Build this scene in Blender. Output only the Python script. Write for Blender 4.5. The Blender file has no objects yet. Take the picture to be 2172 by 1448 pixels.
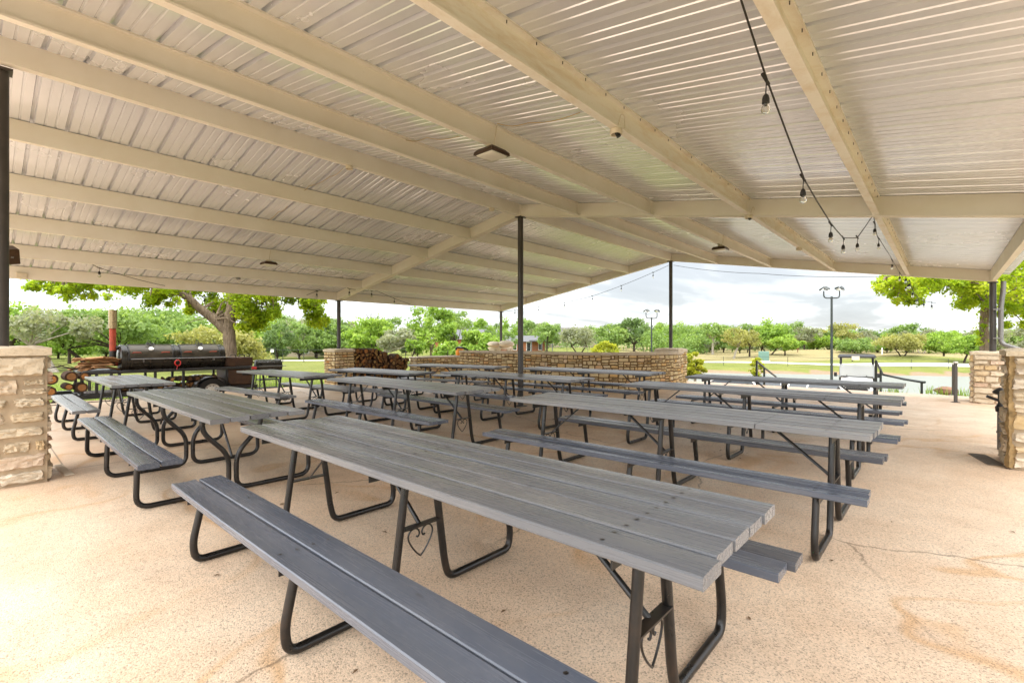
import bpy, math, random
import numpy as np
from mathutils import Vector, Matrix
R_ = math.radians
scene = bpy.context.scene
COL = scene.collection
rng = random.Random(7)

# ------------------------------------------------------------------ camera frame (used to turn photo pixels into world points)
CAM = np.array([6.5612, -7.569, 1.349]); YAW = 0.732; FPX = 1017.6
FW = np.array([-math.sin(YAW), math.cos(YAW), 0.0]); RT = np.array([math.cos(YAW), math.sin(YAW), 0.0])
def ray(px, py): return FW + RT*(px-1086)/FPX + np.array([0, 0, (724-py)/FPX])
def at(px, D, z=0.0):
    p = CAM + ray(px, 724)*D
    return (p[0], p[1], z)
def zat(py, D): return 1.349 + (724-py)*D/FPX

def sstep(x, a, b):
    t = min(1, max(0, (x-a)/(b-a))); return t*t*(3-2*t)
def lerp_tab(s, tab):
    if s <= tab[0][0]: return tab[0][1]
    for (a, ya), (b, yb) in zip(tab, tab[1:]):
        if s <= b: return ya+(yb-ya)*sstep(s, a, b)
    return tab[-1][1]
TAB = [(4.5, -.2), (6.5, -.45), (10, -.85), (21, -2.05), (25, -2.3), (28, -2.9), (47.5, -2.9), (49.4, -2.25), (51, -1.78), (68, -1.5), (110, -1.0), (160, -.5), (400, 1.0)]
def height(x, y):
    s = -.485*x+.874*y; t = .874*x+.485*y
    hr = lerp_tab(s, TAB)
    r = math.hypot(x, y)
    hl = -.28 - .40*sstep(r, 14, 60)*sstep(-x, 8, 40) + .25*sstep(r, 40, 100)*sstep(y, 20, 60)
    k = sstep(t, 3.0, 8.0)*sstep(s, 3.5, 7)
    h = hl*(1-k)+hr*k
    h += .12*math.sin(x*.21+1)*math.sin(y*.17)*sstep(r, 30, 60)*(1 if not 24 < s < 52 else 0)
    # tan mounds in the far field
    for mx, my, mr, mh in MOUNDS:
        d = math.hypot(x-mx, y-my)
        if d < mr: h += mh*(math.cos(math.pi*d/mr)*.5+.5)
    return h
MOUNDS = []
for px, D, mr, mh in ((1915, 66, 15, 1.0), (1740, 88, 18, 1.0), (1650, 78, 12, .5), (2060, 70, 12, .4)):
    a = at(px, D); MOUNDS.append((a[0], a[1], mr, mh))

# ------------------------------------------------------------------ mesh builder
class MB:
    def __init__(s): s.v = []; s.f = []; s.m = []; s.t = []; s.tint = 0.5
    def vert(s, p): s.v.append((float(p[0]), float(p[1]), float(p[2]))); s.t.append(s.tint); return len(s.v)-1
    def face(s, idx, m=0): s.f.append(tuple(idx)); s.m.append(m)
    def box(s, c, d, m=0, rot=None, bev=0.0):
        dx, dy, dz = d[0]/2, d[1]/2, d[2]/2
        Mx = rot.to_3x3() if rot is not None else None
        def P(x, y, z):
            q = Vector((x, y, z))
            if Mx is not None: q = Mx @ q
            return s.vert((c[0]+q[0], c[1]+q[1], c[2]+q[2]))
        if bev <= 0:
            i = [P(x, y, z) for z in (-dz, dz) for x, y in ((-dx, -dy), (dx, -dy), (dx, dy), (-dx, dy))]
            for q in ((3, 2, 1, 0), (4, 5, 6, 7), (0, 1, 5, 4), (1, 2, 6, 5), (2, 3, 7, 6), (3, 0, 4, 7)): s.face([i[k] for k in q], m)
            return
        b = min(bev, dx*.9, dy*.9, dz*.9)
        # three rectangles per corner
        vx = {}
        for sx in (-1, 1):
            for sy in (-1, 1):
                for sz in (-1, 1):
                    vx[sx, sy, sz, 0] = P(sx*dx, sy*(dy-b), sz*(dz-b)); vx[sx, sy, sz, 1] = P(sx*(dx-b), sy*dy, sz*(dz-b)); vx[sx, sy, sz, 2] = P(sx*(dx-b), sy*(dy-b), sz*dz)
        def F(l, flip): s.face(l[::-1] if flip else l, m)
        for sg in (-1, 1):
            F([vx[sg, -1, -1, 0], vx[sg, 1, -1, 0], vx[sg, 1, 1, 0], vx[sg, -1, 1, 0]], sg < 0)
            F([vx[-1, sg, -1, 1], vx[1, sg, -1, 1], vx[1, sg, 1, 1], vx[-1, sg, 1, 1]], sg > 0)
            F([vx[-1, -1, sg, 2], vx[1, -1, sg, 2], vx[1, 1, sg, 2], vx[-1, 1, sg, 2]], sg < 0)
        for a in (-1, 1):
            for bq in (-1, 1):
                F([vx[a, bq, -1, 0], vx[a, bq, 1, 0], vx[a, bq, 1, 1], vx[a, bq, -1, 1]], a*bq < 0)
                F([vx[a, -1, bq, 0], vx[a, 1, bq, 0], vx[a, 1, bq, 2], vx[a, -1, bq, 2]], a*bq > 0)
                F([vx[-1, a, bq, 1], vx[1, a, bq, 1], vx[1, a, bq, 2], vx[-1, a, bq, 2]], a*bq < 0)
                for cc in (-1, 1): F([vx[a, bq, cc, 0], vx[a, bq, cc, 1], vx[a, bq, cc, 2]], a*bq*cc < 0)
    def tube(s, pts, r, n=10, m=0, cap=True, flat=1.0):
        pts = [Vector(p) for p in pts]
        rs = r if isinstance(r, (list, tuple)) else [r]*len(pts)
        rings = []; prev = None
        for i, p in enumerate(pts):
            d = (pts[min(i+1, len(pts)-1)]-pts[max(i-1, 0)]).normalized()
            if prev is None:
                u = d.orthogonal().normalized()
            else:
                u = (prev-d*prev.dot(d))
                u = u.normalized() if u.length > 1e-6 else d.orthogonal().normalized()
            prev = u; w = d.cross(u)
            rings.append([s.vert(p+(u*math.cos(2*math.pi*k/n)+w*math.sin(2*math.pi*k/n)*flat)*rs[i]) for k in range(n)])
        for a, b in zip(rings, rings[1:]):
            for k in range(n): s.face((a[k], a[(k+1) % n], b[(k+1) % n], b[k]), m)
        if cap: s.face(rings[0][::-1], m); s.face(rings[-1], m)
    def prism(s, poly, a, b, m=0):
        """poly: list of 3D offsets, swept from a to b"""
        A = [s.vert(Vector(a)+Vector(p)) for p in poly]; B = [s.vert(Vector(b)+Vector(p)) for p in poly]
        n = len(poly)
        for k in range(n): s.face((A[k], A[(k+1) % n], B[(k+1) % n], B[k]), m)
        s.face(A[::-1], m); s.face(B, m)
    def lathe(s, prof, c, axis='z', n=16, m=0):
        rings = []
        for r, h in prof:
            ring = []
            for k in range(n):
                a = 2*math.pi*k/n; x, y = r*math.cos(a), r*math.sin(a)
                p = (x, y, h) if axis == 'z' else ((h, x, y) if axis == 'x' else (y, h, x))
                ring.append(s.vert((c[0]+p[0], c[1]+p[1], c[2]+p[2])))
            rings.append(ring)
        for a, b in zip(rings, rings[1:]):
            for k in range(n): s.face((a[k], a[(k+1) % n], b[(k+1) % n], b[k]), m)
        s.face(rings[0][::-1], m); s.face(rings[-1], m)
    def build(s, name, mats, parent=None, smooth=35, loc=None):
        me = bpy.data.meshes.new(name); me.from_pydata(s.v, [], s.f); me.update()
        if not isinstance(mats, (list, tuple)): mats = [mats]
        for mm in mats: me.materials.append(mm)
        if len(mats) > 1: me.polygons.foreach_set('material_index', s.m)
        a = me.attributes.new('tint', 'FLOAT', 'POINT'); a.data.foreach_set('value', s.t)
        if smooth:
            me.shade_smooth(); me.set_sharp_from_angle(angle=R_(smooth))
        o = bpy.data.objects.new(name, me); COL.objects.link(o)
        if parent is not None: o.parent = parent
        if loc is not None: o.location = loc
        return o

def npmesh(name, V, Q, tint, mat, parent=None, smooth=False):
    me = bpy.data.meshes.new(name); nv = len(V); nf = len(Q); k = Q.shape[1]
    me.vertices.add(nv); me.vertices.foreach_set('co', V.astype(np.float32).ravel())
    me.loops.add(nf*k); me.loops.foreach_set('vertex_index', Q.astype(np.int32).ravel())
    me.polygons.add(nf); me.polygons.foreach_set('loop_start', np.arange(0, nf*k, k, dtype=np.int32))
    me.update(calc_edges=True); me.validate()
    a = me.attributes.new('tint', 'FLOAT', 'POINT'); a.data.foreach_set('value', tint.astype(np.float32))
    if smooth: me.shade_smooth()
    me.materials.append(mat)
    o = bpy.data.objects.new(name, me); COL.objects.link(o)
    if parent is not None: o.parent = parent
    return o

def tag(o, label=None, cat=None, group=None, kind=None):
    if label: o['label'] = label
    if cat: o['category'] = cat
    if group: o['group'] = group
    if kind: o['kind'] = kind
    return o
def thing(name, label, cat, loc=(0, 0, 0), rz=0, group=None):
    o = bpy.data.objects.new(name, None); COL.objects.link(o)
    o.location = loc; o.rotation_euler = (0, 0, rz); o.empty_display_size = .2
    return tag(o, label, cat, group)
def copy_tree(o, parent=None):
    c = o.copy(); COL.objects.link(c)
    if parent is not None: c.parent = parent
    for ch in list(o.children): copy_tree(ch, c)
    return c

# ------------------------------------------------------------------ materials
class NT:
    def __init__(s, name):
        s.mat = bpy.data.materials.new(name); s.mat.use_nodes = True; s.t = s.mat.node_tree; s.t.nodes.clear()
        s.out = s.n('ShaderNodeOutputMaterial')
    def n(s, ty, **kw):
        nd = s.t.nodes.new(ty)
        for k, v in kw.items(): setattr(nd, k, v)
        return nd
    def l(s, a, b): s.t.links.new(a, b)
    def set(s, sock, v):
        if hasattr(v, 'is_output') or isinstance(v, bpy.types.NodeSocket): s.l(v, sock)
        else: sock.default_value = v
    def coord(s, kind='Object', scale=(1, 1, 1), rot=(0, 0, 0), loc=(0, 0, 0)):
        tc = s.n('ShaderNodeTexCoord'); mp = s.n('ShaderNodeMapping')
        mp.inputs['Scale'].default_value = scale; mp.inputs['Rotation'].default_value = rot; mp.inputs['Location'].default_value = loc
        s.l(tc.outputs[kind], mp.inputs['Vector']); return mp.outputs[0]
    def noise(s, vec, scale=5, detail=4, rough=.55, dist=0.0, out='Fac'):
        nd = s.n('ShaderNodeTexNoise'); s.l(vec, nd.inputs['Vector'])
        nd.inputs['Scale'].default_value = scale; nd.inputs['Detail'].default_value = detail
        nd.inputs['Roughness'].default_value = rough; nd.inputs['Distortion'].default_value = dist
        return nd.outputs[out]
    def vor(s, vec, scale, feature='F1', out='Distance', rand=1.0):
        nd = s.n('ShaderNodeTexVoronoi'); nd.feature = feature; s.l(vec, nd.inputs['Vector'])
        nd.inputs['Scale'].default_value = scale; nd.inputs['Randomness'].default_value = rand
        return nd.outputs[out]
    def ramp(s, fac, stops, interp='LINEAR'):
        nd = s.n('ShaderNodeValToRGB'); nd.color_ramp.interpolation = interp
        els = nd.color_ramp.elements
        while len(els) < len(stops): els.new(.5)
        for e, (p, c) in zip(els, stops):
            e.position = p; e.color = (c, c, c, 1) if isinstance(c, (int, float)) else tuple(c)+(1,)
        s.set(nd.inputs[0], fac); return nd.outputs[0]
    def mix(s, fac, a, b, mode='MIX'):
        nd = s.n('ShaderNodeMix', data_type='RGBA', blend_type=mode)
        s.set(nd.inputs[0], fac)
        for sock, v in ((nd.inputs[6], a), (nd.inputs[7], b)):
            if isinstance(v, tuple): sock.default_value = v if len(v) == 4 else v+(1,)
            else: s.l(v, sock)
        return nd.outputs[2]
    def math(s, op, a, b=None, clamp=False):
        nd = s.n('ShaderNodeMath', operation=op); nd.use_clamp = clamp
        s.set(nd.inputs[0], a)
        if b is not None: s.set(nd.inputs[1], b)
        return nd.outputs[0]
    def attr(s, name='tint'):
        nd = s.n('ShaderNodeAttribute'); nd.attribute_name = name; return nd.outputs['Fac']
    def sep(s, v):
        nd = s.n('ShaderNodeSeparateXYZ'); s.l(v, nd.inputs[0]); return nd.outputs
    def bump(s, h, strength=.3, dist=.01):
        nd = s.n('ShaderNodeBump'); nd.inputs['Strength'].default_value = strength; nd.inputs['Distance'].default_value = dist
        s.l(h, nd.inputs['Height']); return nd.outputs[0]
    def bsdf(s, col, rough=.6, metal=0.0, spec=.5, normal=None, **kw):
        b = s.n('ShaderNodeBsdfPrincipled')
        if isinstance(col, tuple): b.inputs['Base Color'].default_value = col if len(col) == 4 else col+(1,)
        else: s.l(col, b.inputs['Base Color'])
        s.set(b.inputs['Roughness'], rough); s.set(b.inputs['Metallic'], metal); s.set(b.inputs['Specular IOR Level'], spec)
        if normal is not None: s.l(normal, b.inputs['Normal'])
        for k, v in kw.items(): s.set(b.inputs[k], v)
        s.l(b.outputs[0], s.out.inputs[0]); return b
M = {}
def simple(name, col, rough=.6, metal=0.0, spec=.5, var=.18, scale=8, bump=0.0):
    t = NT(name); c = t.coord('Object')
    nz = t.noise(c, scale, 6, .65)
    k = t.ramp(nz, [(.25, 1-var), (.75, 1+var*.6)])
    cc = t.mix(1.0, col, k, 'MULTIPLY')
    t.bsdf(cc, t.ramp(nz, [(.2, max(.05, rough-.08)), (.8, min(1, rough+.1))]), metal, spec, t.bump(t.noise(c, scale*5, 4), bump, .004) if bump else None)
    M[name] = t.mat; return t.mat

def mk_materials():
    # ---- exposed aggregate slab
    t = NT('slab_concrete'); c = t.coord('Object')
    big = t.noise(c, .35, 5, .6); med = t.noise(c, 2.2, 6, .65); fine = t.noise(c, 45, 3, .6)
    base = t.mix(t.ramp(big, [(.35, 0.0), (.65, 1.0)]), (.66, .475, .325), (.73, .585, .44))
    base = t.mix(t.ramp(med, [(.40, 0.0), (.75, .7)]), base, (.56, .385, .25))
    # rusty run-off lines, contours of a slow noise
    cl = t.noise(c, .42, 3, .5, .6)
    d = t.math('ABSOLUTE', t.math('SUBTRACT', cl, .5))
    band = t.math('MULTIPLY', t.ramp(d, [(0.0, 1.0), (.022, 0.0)], 'EASE'), t.ramp(t.noise(c, .8, 3), [(.38, 0.0), (.56, .75)]))
    base = t.mix(band, base, (.56, .34, .17))
    base = t.mix(t.ramp(t.noise(t.coord('Object', (.5, 1.1, 1), (0, 0, .7)), .9, 5, .65, .8), [(.56, 0.0), (.74, .38)]), base, (.42, .30, .21))
    base = t.mix(t.ramp(t.noise(c, 3.1, 5, .7, .3), [(.62, 0.0), (.80, .45)]), base, (.80, .69, .57))
    xs = t.sep(c)
    smoothz = t.ramp(t.math('ADD', t.math('MULTIPLY', xs[0], .12), t.math('ADD', .5, t.math('MULTIPLY', t.math('SUBTRACT', med, .5), .35))), [(.36, 1.0), (.58, 0.0)])
    agg = t.math('SUBTRACT', 1.0, t.math('MULTIPLY', smoothz, .75))
    vc = t.n('ShaderNodeTexVoronoi'); t.l(c, vc.inputs['Vector']); vc.inputs['Scale'].default_value = 165
    cellr = t.sep(vc.outputs['Color'])[0]
    peb = t.ramp(cellr, [(.0, .50), (.12, .68), (.2, .88), (.5, 1.0), (.8, 1.10), (1.0, 1.18)])
    base = t.mix(agg, base, t.mix(1.0, base, peb, 'MULTIPLY'))
    v2 = t.n('ShaderNodeTexVoronoi'); t.l(c, v2.inputs['Vector']); v2.inputs['Scale'].default_value = 72
    dk = t.math('MULTIPLY', t.ramp(v2.outputs['Distance'], [(.10, 1.0), (.2, 0.0)]), t.ramp(t.sep(v2.outputs['Color'])[1], [(.76, 0.0), (.84, .75)]))
    base = t.mix(t.math('MULTIPLY', dk, agg), base, (.19, .12, .07))
    # cracks
    cw = t.mix(.20, c, t.noise(c, 1.5, 8, .68, 0, 'Color'))
    ce = t.vor(cw, .42, 'DISTANCE_TO_EDGE')
    cr = t.math('MULTIPLY', t.ramp(ce, [(.0, 1.0), (.0042, 0.0)]), t.ramp(t.noise(c, .55, 2), [(.48, 0.0), (.56, .75)]))
    base = t.mix(cr, base, (.13, .085, .05))
    # sawn joints
    def joint(sock, pos, w=.009):
        return t.ramp(t.math('ABSOLUTE', t.math('SUBTRACT', sock, pos)), [(w*.5, 1.0), (w, 0.0)])
    J = None
    for sock, pos in ((xs[0], -.31), (xs[0], -3.9), (xs[1], -3.1), (xs[1], .55), (xs[1], 4.1), (xs[1], -6.95)):
        j = joint(sock, pos)
        if sock == xs[1]: j = t.math('MULTIPLY', j, t.math('LESS_THAN', xs[0], .2 if pos != -6.95 else -.3))
        J = j if J is None else t.math('MAXIMUM', J, j)
    base = t.mix(t.math('MULTIPLY', J, .8), base, (.16, .11, .07))
    hgt = t.math('ADD', t.math('MULTIPLY', t.math('SUBTRACT', 1.0, vc.outputs['Distance']), agg), t.math('MULTIPLY', fine, .4))
    t.bsdf(base, t.ramp(med, [(.3, .42), (.7, .62)]), 0, .35, t.bump(hgt, .35, .004))
    M['slab'] = t.mat
    # ---- roof panel, pale galvanised
    t = NT('roof_panel'); c = t.coord('Object')
    n1 = t.noise(c, .8, 4, .6)
    col = t.mix(t.ramp(n1, [(.3, 0.0), (.7, 1.0)]), (.77, .79, .85), (.84, .86, .91))
    col = t.mix(t.ramp(t.noise(c, .5, 4, .6), [(.6, 0.0), (.85, .25)]), col, (.66, .60, .52))
    t.bsdf(col, t.ramp(n1, [(.3, .21), (.7, .29)]), .38, .6)
    M['roof'] = t.mat
    # ---- cream beam paint with grime
    t = NT('beam_paint'); c = t.coord('Object')
    n1 = t.noise(c, 1.3, 6, .65); n2 = t.noise(c, 22, 5, .7)
    col = t.mix(t.ramp(n1, [(.35, 0.0), (.72, 1.0)]), (.84, .80, .735), (.78, .72, .63))
    col = t.mix(t.ramp(n2, [(.64, 0.0), (.80, .25)]), col, (.42, .30, .18))
    t.bsdf(col, .48, 0, .45, t.bump(n2, .08, .003)); M['beam'] = t.mat
    t = NT('beam_paint_stained'); c = t.coord('Object')
    n1 = t.noise(t.coord('Object', (1, .8, 4)), 3.0, 6, .7, .4); n2 = t.noise(c, 26, 5, .7)
    col = t.mix(t.ramp(n1, [(.46, 0.0), (.66, .8)]), (.83, .79, .71), (.70, .60, .46))
    col = t.mix(t.ramp(n2, [(.63, 0.0), (.78, .45)]), col, (.42, .28, .16))
    t.bsdf(col, .55, 0, .4, t.bump(n2, .15, .003)); M['beamrust'] = t.mat
    # ---- grey stained planks (grain along x)
    def planks(name, a, b, rough):
        t = NT(name); ti = t.attr()
        off = t.n('ShaderNodeCombineXYZ'); t.l(t.math('MULTIPLY', ti, 37.0), off.inputs[1]); t.l(t.math('MULTIPLY', ti, 11.0), off.inputs[0])
        tc = t.n('ShaderNodeTexCoord'); va = t.n('ShaderNodeVectorMath', operation='ADD'); t.l(tc.outputs['Object'], va.inputs[0]); t.l(off.outputs[0], va.inputs[1])
        mp = t.n('ShaderNodeMapping'); mp.inputs['Scale'].default_value = (1.1, 30, 30); t.l(va.outputs[0], mp.inputs['Vector'])
        mp2 = t.n('ShaderNodeMapping'); mp2.inputs['Scale'].default_value = (.9, 2.4, 2.4); t.l(va.outputs[0], mp2.inputs['Vector'])
        g = t.noise(mp.outputs[0], 1.6, 6, .7, .5); w = t.noise(mp2.outputs[0], 1.0, 5, .6)
        g = t.math('ADD', t.math('MULTIPLY', t.math('SUBTRACT', g, .5), .5), .5, True)
        col = t.mix(t.ramp(g, [(.3, 0.0), (.7, 1.0)]), a, b)
        col = t.mix(t.ramp(w, [(.48, 0.0), (.72, .65)]), col, tuple(x*1.35+.012 for x in (b[0]*1.12, b[1]*1.03, b[2]*.92)))
        col = t.mix(t.math('MULTIPLY', t.math('SUBTRACT', ti, .45), .95, True), col, (.05, .05, .055))
        # knots
        mk = t.n('ShaderNodeMapping'); mk.inputs['Scale'].default_value = (1.3, 4.5, 4.5); t.l(va.outputs[0], mk.inputs['Vector'])
        kn = t.vor(mk.outputs[0], 1.3)
        col = t.mix(t.ramp(kn, [(.025, .5), (.055, 0.0)]), col, (.045, .04, .038))
        t.bsdf(col, t.ramp(g, [(.3, rough-.07), (.7, rough+.12)]), 0, .5, t.bump(g, .09, .003)); return t.mat
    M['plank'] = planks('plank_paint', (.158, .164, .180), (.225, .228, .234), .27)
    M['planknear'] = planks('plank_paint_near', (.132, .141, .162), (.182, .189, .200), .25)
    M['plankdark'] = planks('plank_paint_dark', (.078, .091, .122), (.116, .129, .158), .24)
    # steel legs
    t = NT('leg_paint'); c = t.coord('Object'); nz = t.noise(c, 9, 6, .7)
    col = t.mix(t.ramp(nz, [(.5, 0.0), (.75, .8)]), (.008, .0068, .006), (.034, .019, .011))
    chip = t.math('MULTIPLY', t.ramp(t.noise(c, 38, 3, .6), [(.70, 0.0), (.73, 1.0)]), t.ramp(t.noise(c, 2.0, 2), [(.58, 0.0), (.66, 1.0)]))
    col = t.mix(chip, col, (.05, .32, .11))
    t.bsdf(col, t.ramp(nz, [(.3, .22), (.7, .42)]), 0, .5, t.bump(nz, .08, .004)); M['leg'] = t.mat
    simple('post', (.055, .046, .040), .42, 0, .5, .3, 5, .1)
    simple('black', (.014, .013, .012), .45, 0, .5, .4, 9, .1)
    simple('blackgloss', (.02, .017, .013), .28, 0, .5, .5, 6, .05)
    simple('bolt', (.10, .09, .085), .35, .8, .5, .3, 40)
    simple('lidmetal', (.060, .048, .032), .38, .2, .5, .5, 5, .08)
    simple('rustred', (.36, .055, .025), .55, 0, .4, .5, 7, .2)
    simple('rustbrown', (.06, .028, .013), .62, 0, .4, .5, 6, .2)
    simple('galv', (.36, .27, .15), .30, .85, .5, .35, 5, .1)
    simple('greymetal', (.20, .19, .18), .4, .4, .5, .25, 6)
    simple('tyre', (.018, .017, .016), .8, 0, .3, .3, 20, .3)
    simple('rim', (.68, .66, .62), .38, .4, .5, .3, 9)
    simple('bronze', (.06, .032, .014), .45, .2, .5, .3, 9)
    simple('white', (.78, .77, .74), .4, 0, .5, .06, 4)
    simple('cream', (.66, .58, .46), .5, 0, .5, .15, 8)
    simple('carwhite', (.80, .80, .79), .22, 0, .6, .03, 3)
    simple('carsilver', (.45, .46, .48), .25, .5, .6, .04, 3)
    simple('redlamp', (.55, .02, .015), .25, 0, .6, .1, 9)
    simple('yellow', (.80, .62, .02), .5, 0, .5, .1, 6)
    simple('orange', (.75, .26, .02), .5, 0, .5, .15, 6)
    simple('cord', (.018, .016, .014), .55, 0, .4, .2, 20)
    simple('wire', (.42, .30, .12), .6, 0, .4, .2, 20)
    simple('greenbox', (.12, .21, .17), .55, 0, .4, .15, 4)
    simple('brownsign', (.13, .04, .02), .6, 0, .4, .2, 4)
    simple('railgreen', (.018, .024, .020), .4, 0, .5, .2, 8)
    simple('brick', (.34, .13, .06), .8, 0, .3, .35, 3, .3)
    simple('tan_wall', (.45, .37, .27), .8, 0, .3, .2, 2)
    simple('roofgrey', (.10, .10, .105), .6, 0, .4, .2, 2)
    simple('shingle', (.14, .13, .125), .8, 0, .3, .3, 5)
    simple('drain', (.16, .13, .10), .7, 0, .3, .4, 25, .3)
    simple('redrock', (.26, .15, .10), .85, 0, .3, .4, 4, .5)
    simple('path', (.66, .62, .55), .85, 0, .3, .12, 1.5)
    t = NT('glass_dark'); t.bsdf((.02, .024, .028), .06, 0, .7); M['glass'] = t.mat
    t = NT('windscreen'); b = t.bsdf((.75, .78, .78), .08, 0, .6); b.inputs['Transmission Weight'].default_value = .55; M['windscreen'] = t.mat
    t = NT('lamp_glass'); b = t.bsdf((.93, .92, .88), .03, 0, .6); b.inputs['Transmission Weight'].default_value = .92; b.inputs['IOR'].default_value = 1.2; M['bulb'] = t.mat
    t = NT('lens_milky'); t.bsdf((.72, .70, .64), .18, 0, .6); M['lens'] = t.mat
    # ---- limestone
    def stone(name, cols, moss, rough=.85):
        t = NT(name); c = t.coord('Object'); ti = t.attr()
        base = t.ramp(ti, cols)
        n1 = t.noise(c, 7, 6, .7); n2 = t.noise(c, 38, 4, .7)
        base = t.mix(t.ramp(n1, [(.30, .55), (.55, 0.0)]), base, moss)
        base = t.mix(t.ramp(n2, [(.25, .35), (.5, 0.0)]), base, (.20, .13, .07))
        base = t.mix(t.ramp(n2, [(.62, 0.0), (.8, .45)]), base, (.62, .55, .43))
        hg = t.math('ADD', n1, t.math('MULTIPLY', n2, .35))
        t.bsdf(base, rough, 0, .25, t.bump(hg, .7, .02)); return t.mat
    M['stone'] = stone('limestone_pale', [(0, (.56, .46, .32)), (.35, (.63, .53, .39)), (.62, (.60, .51, .41)), (.8, (.58, .41, .20)), (.93, (.66, .58, .46)), (1, (.46, .20, .10))], (.50, .40, .27))
    M['stonewarm'] = stone('limestone_warm', [(0, (.60, .46, .25)), (.3, (.72, .57, .33)), (.55, (.66, .53, .31)), (.75, (.72, .46, .18)), (.9, (.76, .65, .46)), (1, (.68, .34, .11))], (.52, .40, .21))
    simple('mortar', (.42, .33, .225), .95, 0, .2, .25, 10, .6)
    simple('mortardark', (.20, .125, .06), .95, 0, .2, .3, 10, .6)
    simple('capstone', (.60, .51, .40), .8, 0, .3, .2, 6, .4)
    # ---- wood
    t = NT('log_end'); c = t.coord('Object'); ti = t.attr()
    n1 = t.noise(c, 10, 5, .7)
    rr = t.n('ShaderNodeTexWave'); rr.wave_type = 'RINGS'; rr.rings_direction = 'X'; t.l(c, rr.inputs['Vector']); rr.inputs['Scale'].default_value = 18; rr.inputs['Distortion'].default_value = 2.5
    oi = t.n('ShaderNodeObjectInfo')
    col = t.ramp(oi.outputs['Random'], [(0, (.40, .17, .05)), (.3, (.28, .13, .045)), (.55, (.19, .10, .045)), (.8, (.42, .25, .08)), (1, (.13, .07, .035))])
    col = t.mix(t.ramp(rr.outputs[0], [(.2, .4), (.6, 0.0)]), col, (.13, .06, .02))
    col = t.mix(t.ramp(n1, [(.25, .6), (.5, 0.0)]), col, (.07, .04, .02))
    t.bsdf(col, .8, 0, .25, t.bump(n1, .5, .01)); M['logend'] = t.mat
    def bark(name, a, b, sc=(9, 9, 2.2)):
        t = NT(name); c = t.coord('Object', sc)
        n1 = t.noise(c, 2.0, 6, .75, .6); v = t.vor(c, 2.2)
        col = t.mix(t.ramp(n1, [(.32, 0.0), (.68, 1.0)]), a, b)
        t.bsdf(col, .92, 0, .2, t.bump(t.math('ADD', n1, v), .9, .03)); return t.mat
    M['bark'] = bark('oak_bark', (.08, .056, .038), (.30, .225, .155))
    M['barkpale'] = bark('pale_bark', (.24, .20, .16), (.46, .41, .34))
    M['barkdark'] = bark('dark_bark', (.025, .019, .014), (.085, .062, .045))
    M['logbark'] = bark('log_bark', (.05, .028, .017), (.15, .085, .05), (4, 9, 9))
    t = NT('bark_slab_wood'); c = t.coord('Object', (3, 14, 14)); n1 = t.noise(c, 1.5, 6, .7, .5)
    t.bsdf(t.mix(t.ramp(n1, [(.3, 0.0), (.7, 1.0)]), (.20, .085, .03), (.50, .29, .14)), .85, 0, .25, t.bump(n1, .6, .01)); M['barkslab'] = t.mat
    # ---- leaves
    def leaf(name, lo, mid, hi, trans=.42):
        t = NT(name); ti = t.attr(); oi = t.n('ShaderNodeObjectInfo')
        c = t.coord('Object'); cl = t.noise(c, 1.1, 3, .6)
        f = t.math('ADD', t.math('MULTIPLY', ti, .62), t.math('MULTIPLY', cl, .5))
        f = t.math('ADD', f, t.math('MULTIPLY', t.math('SUBTRACT', oi.outputs['Random'], .5), .12), True)
        col = t.ramp(f, [(.18, lo), (.55, mid), (.95, hi)])
        d = t.n('ShaderNodeBsdfPrincipled'); t.l(col, d.inputs['Base Color']); d.inputs['Roughness'].default_value = .55; d.inputs['Specular IOR Level'].default_value = .3
        tr = t.n('ShaderNodeBsdfTranslucent'); t.l(t.mix(1.0, col, (1.25, 1.25, .7), 'MULTIPLY'), tr.inputs[0])
        mx = t.n('ShaderNodeMixShader'); mx.inputs[0].default_value = trans
        t.l(d.outputs[0], mx.inputs[1]); t.l(tr.outputs[0], mx.inputs[2]); t.l(mx.outputs[0], t.out.inputs[0]); return t.mat
    M['lf_oak'] = leaf('leaf_oak', (.15, .25, .014), (.33, .44, .022), (.52, .56, .04), .62)
    M['lf_fresh'] = leaf('leaf_fresh', (.095, .175, .025), (.235, .36, .055), (.38, .50, .11), .5)
    M['lf_mid'] = leaf('leaf_mid', (.085, .15, .034), (.20, .30, .080), (.33, .42, .16), .5)
    M['lf_dark'] = leaf('leaf_dark', (.06, .11, .035), (.14, .215, .07), (.24, .32, .13), .48)
    M['lf_tan'] = leaf('leaf_tan', (.15, .16, .045), (.31, .31, .10), (.46, .43, .18), .5)
    M['lf_grey'] = leaf('leaf_grey', (.12, .14, .08), (.25, .27, .17), (.38, .38, .29), .48)
    M['lf_yellow'] = leaf('leaf_yellow', (.16, .19, .015), (.36, .38, .03), (.55, .53, .06), .52)
    # ---- ground: zone attributes painted as what grows there (0 lawn, 1 dry tan grass), dirt
    t = NT('ground_grass'); c = t.coord('Object'); z = t.attr('tint'); dirt = t.attr('dirt')
    n1 = t.noise(c, .35, 6, .65); n2 = t.noise(c, 6, 6, .75); n3 = t.noise(t.coord('Object', (1, 1, 1)), 40, 4, .8)
    g = t.mix(t.ramp(n1, [(.3, 0.0), (.7, 1.0)]), (.13, .155, .03), (.225, .225, .06))
    g = t.mix(t.ramp(n2, [(.35, .5), (.6, 0.0)]), g, (.095, .13, .026))
    d = t.mix(t.ramp(n1, [(.3, 0.0), (.7, 1.0)]), (.31, .245, .125), (.25, .22, .095))
    d = t.mix(t.ramp(n2, [(.35, .4), (.6, 0.0)]), d, (.16, .14, .06))
    zz = t.math('ADD', z, t.math('MULTIPLY', t.math('SUBTRACT', n2, .5), .7), True)
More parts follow.
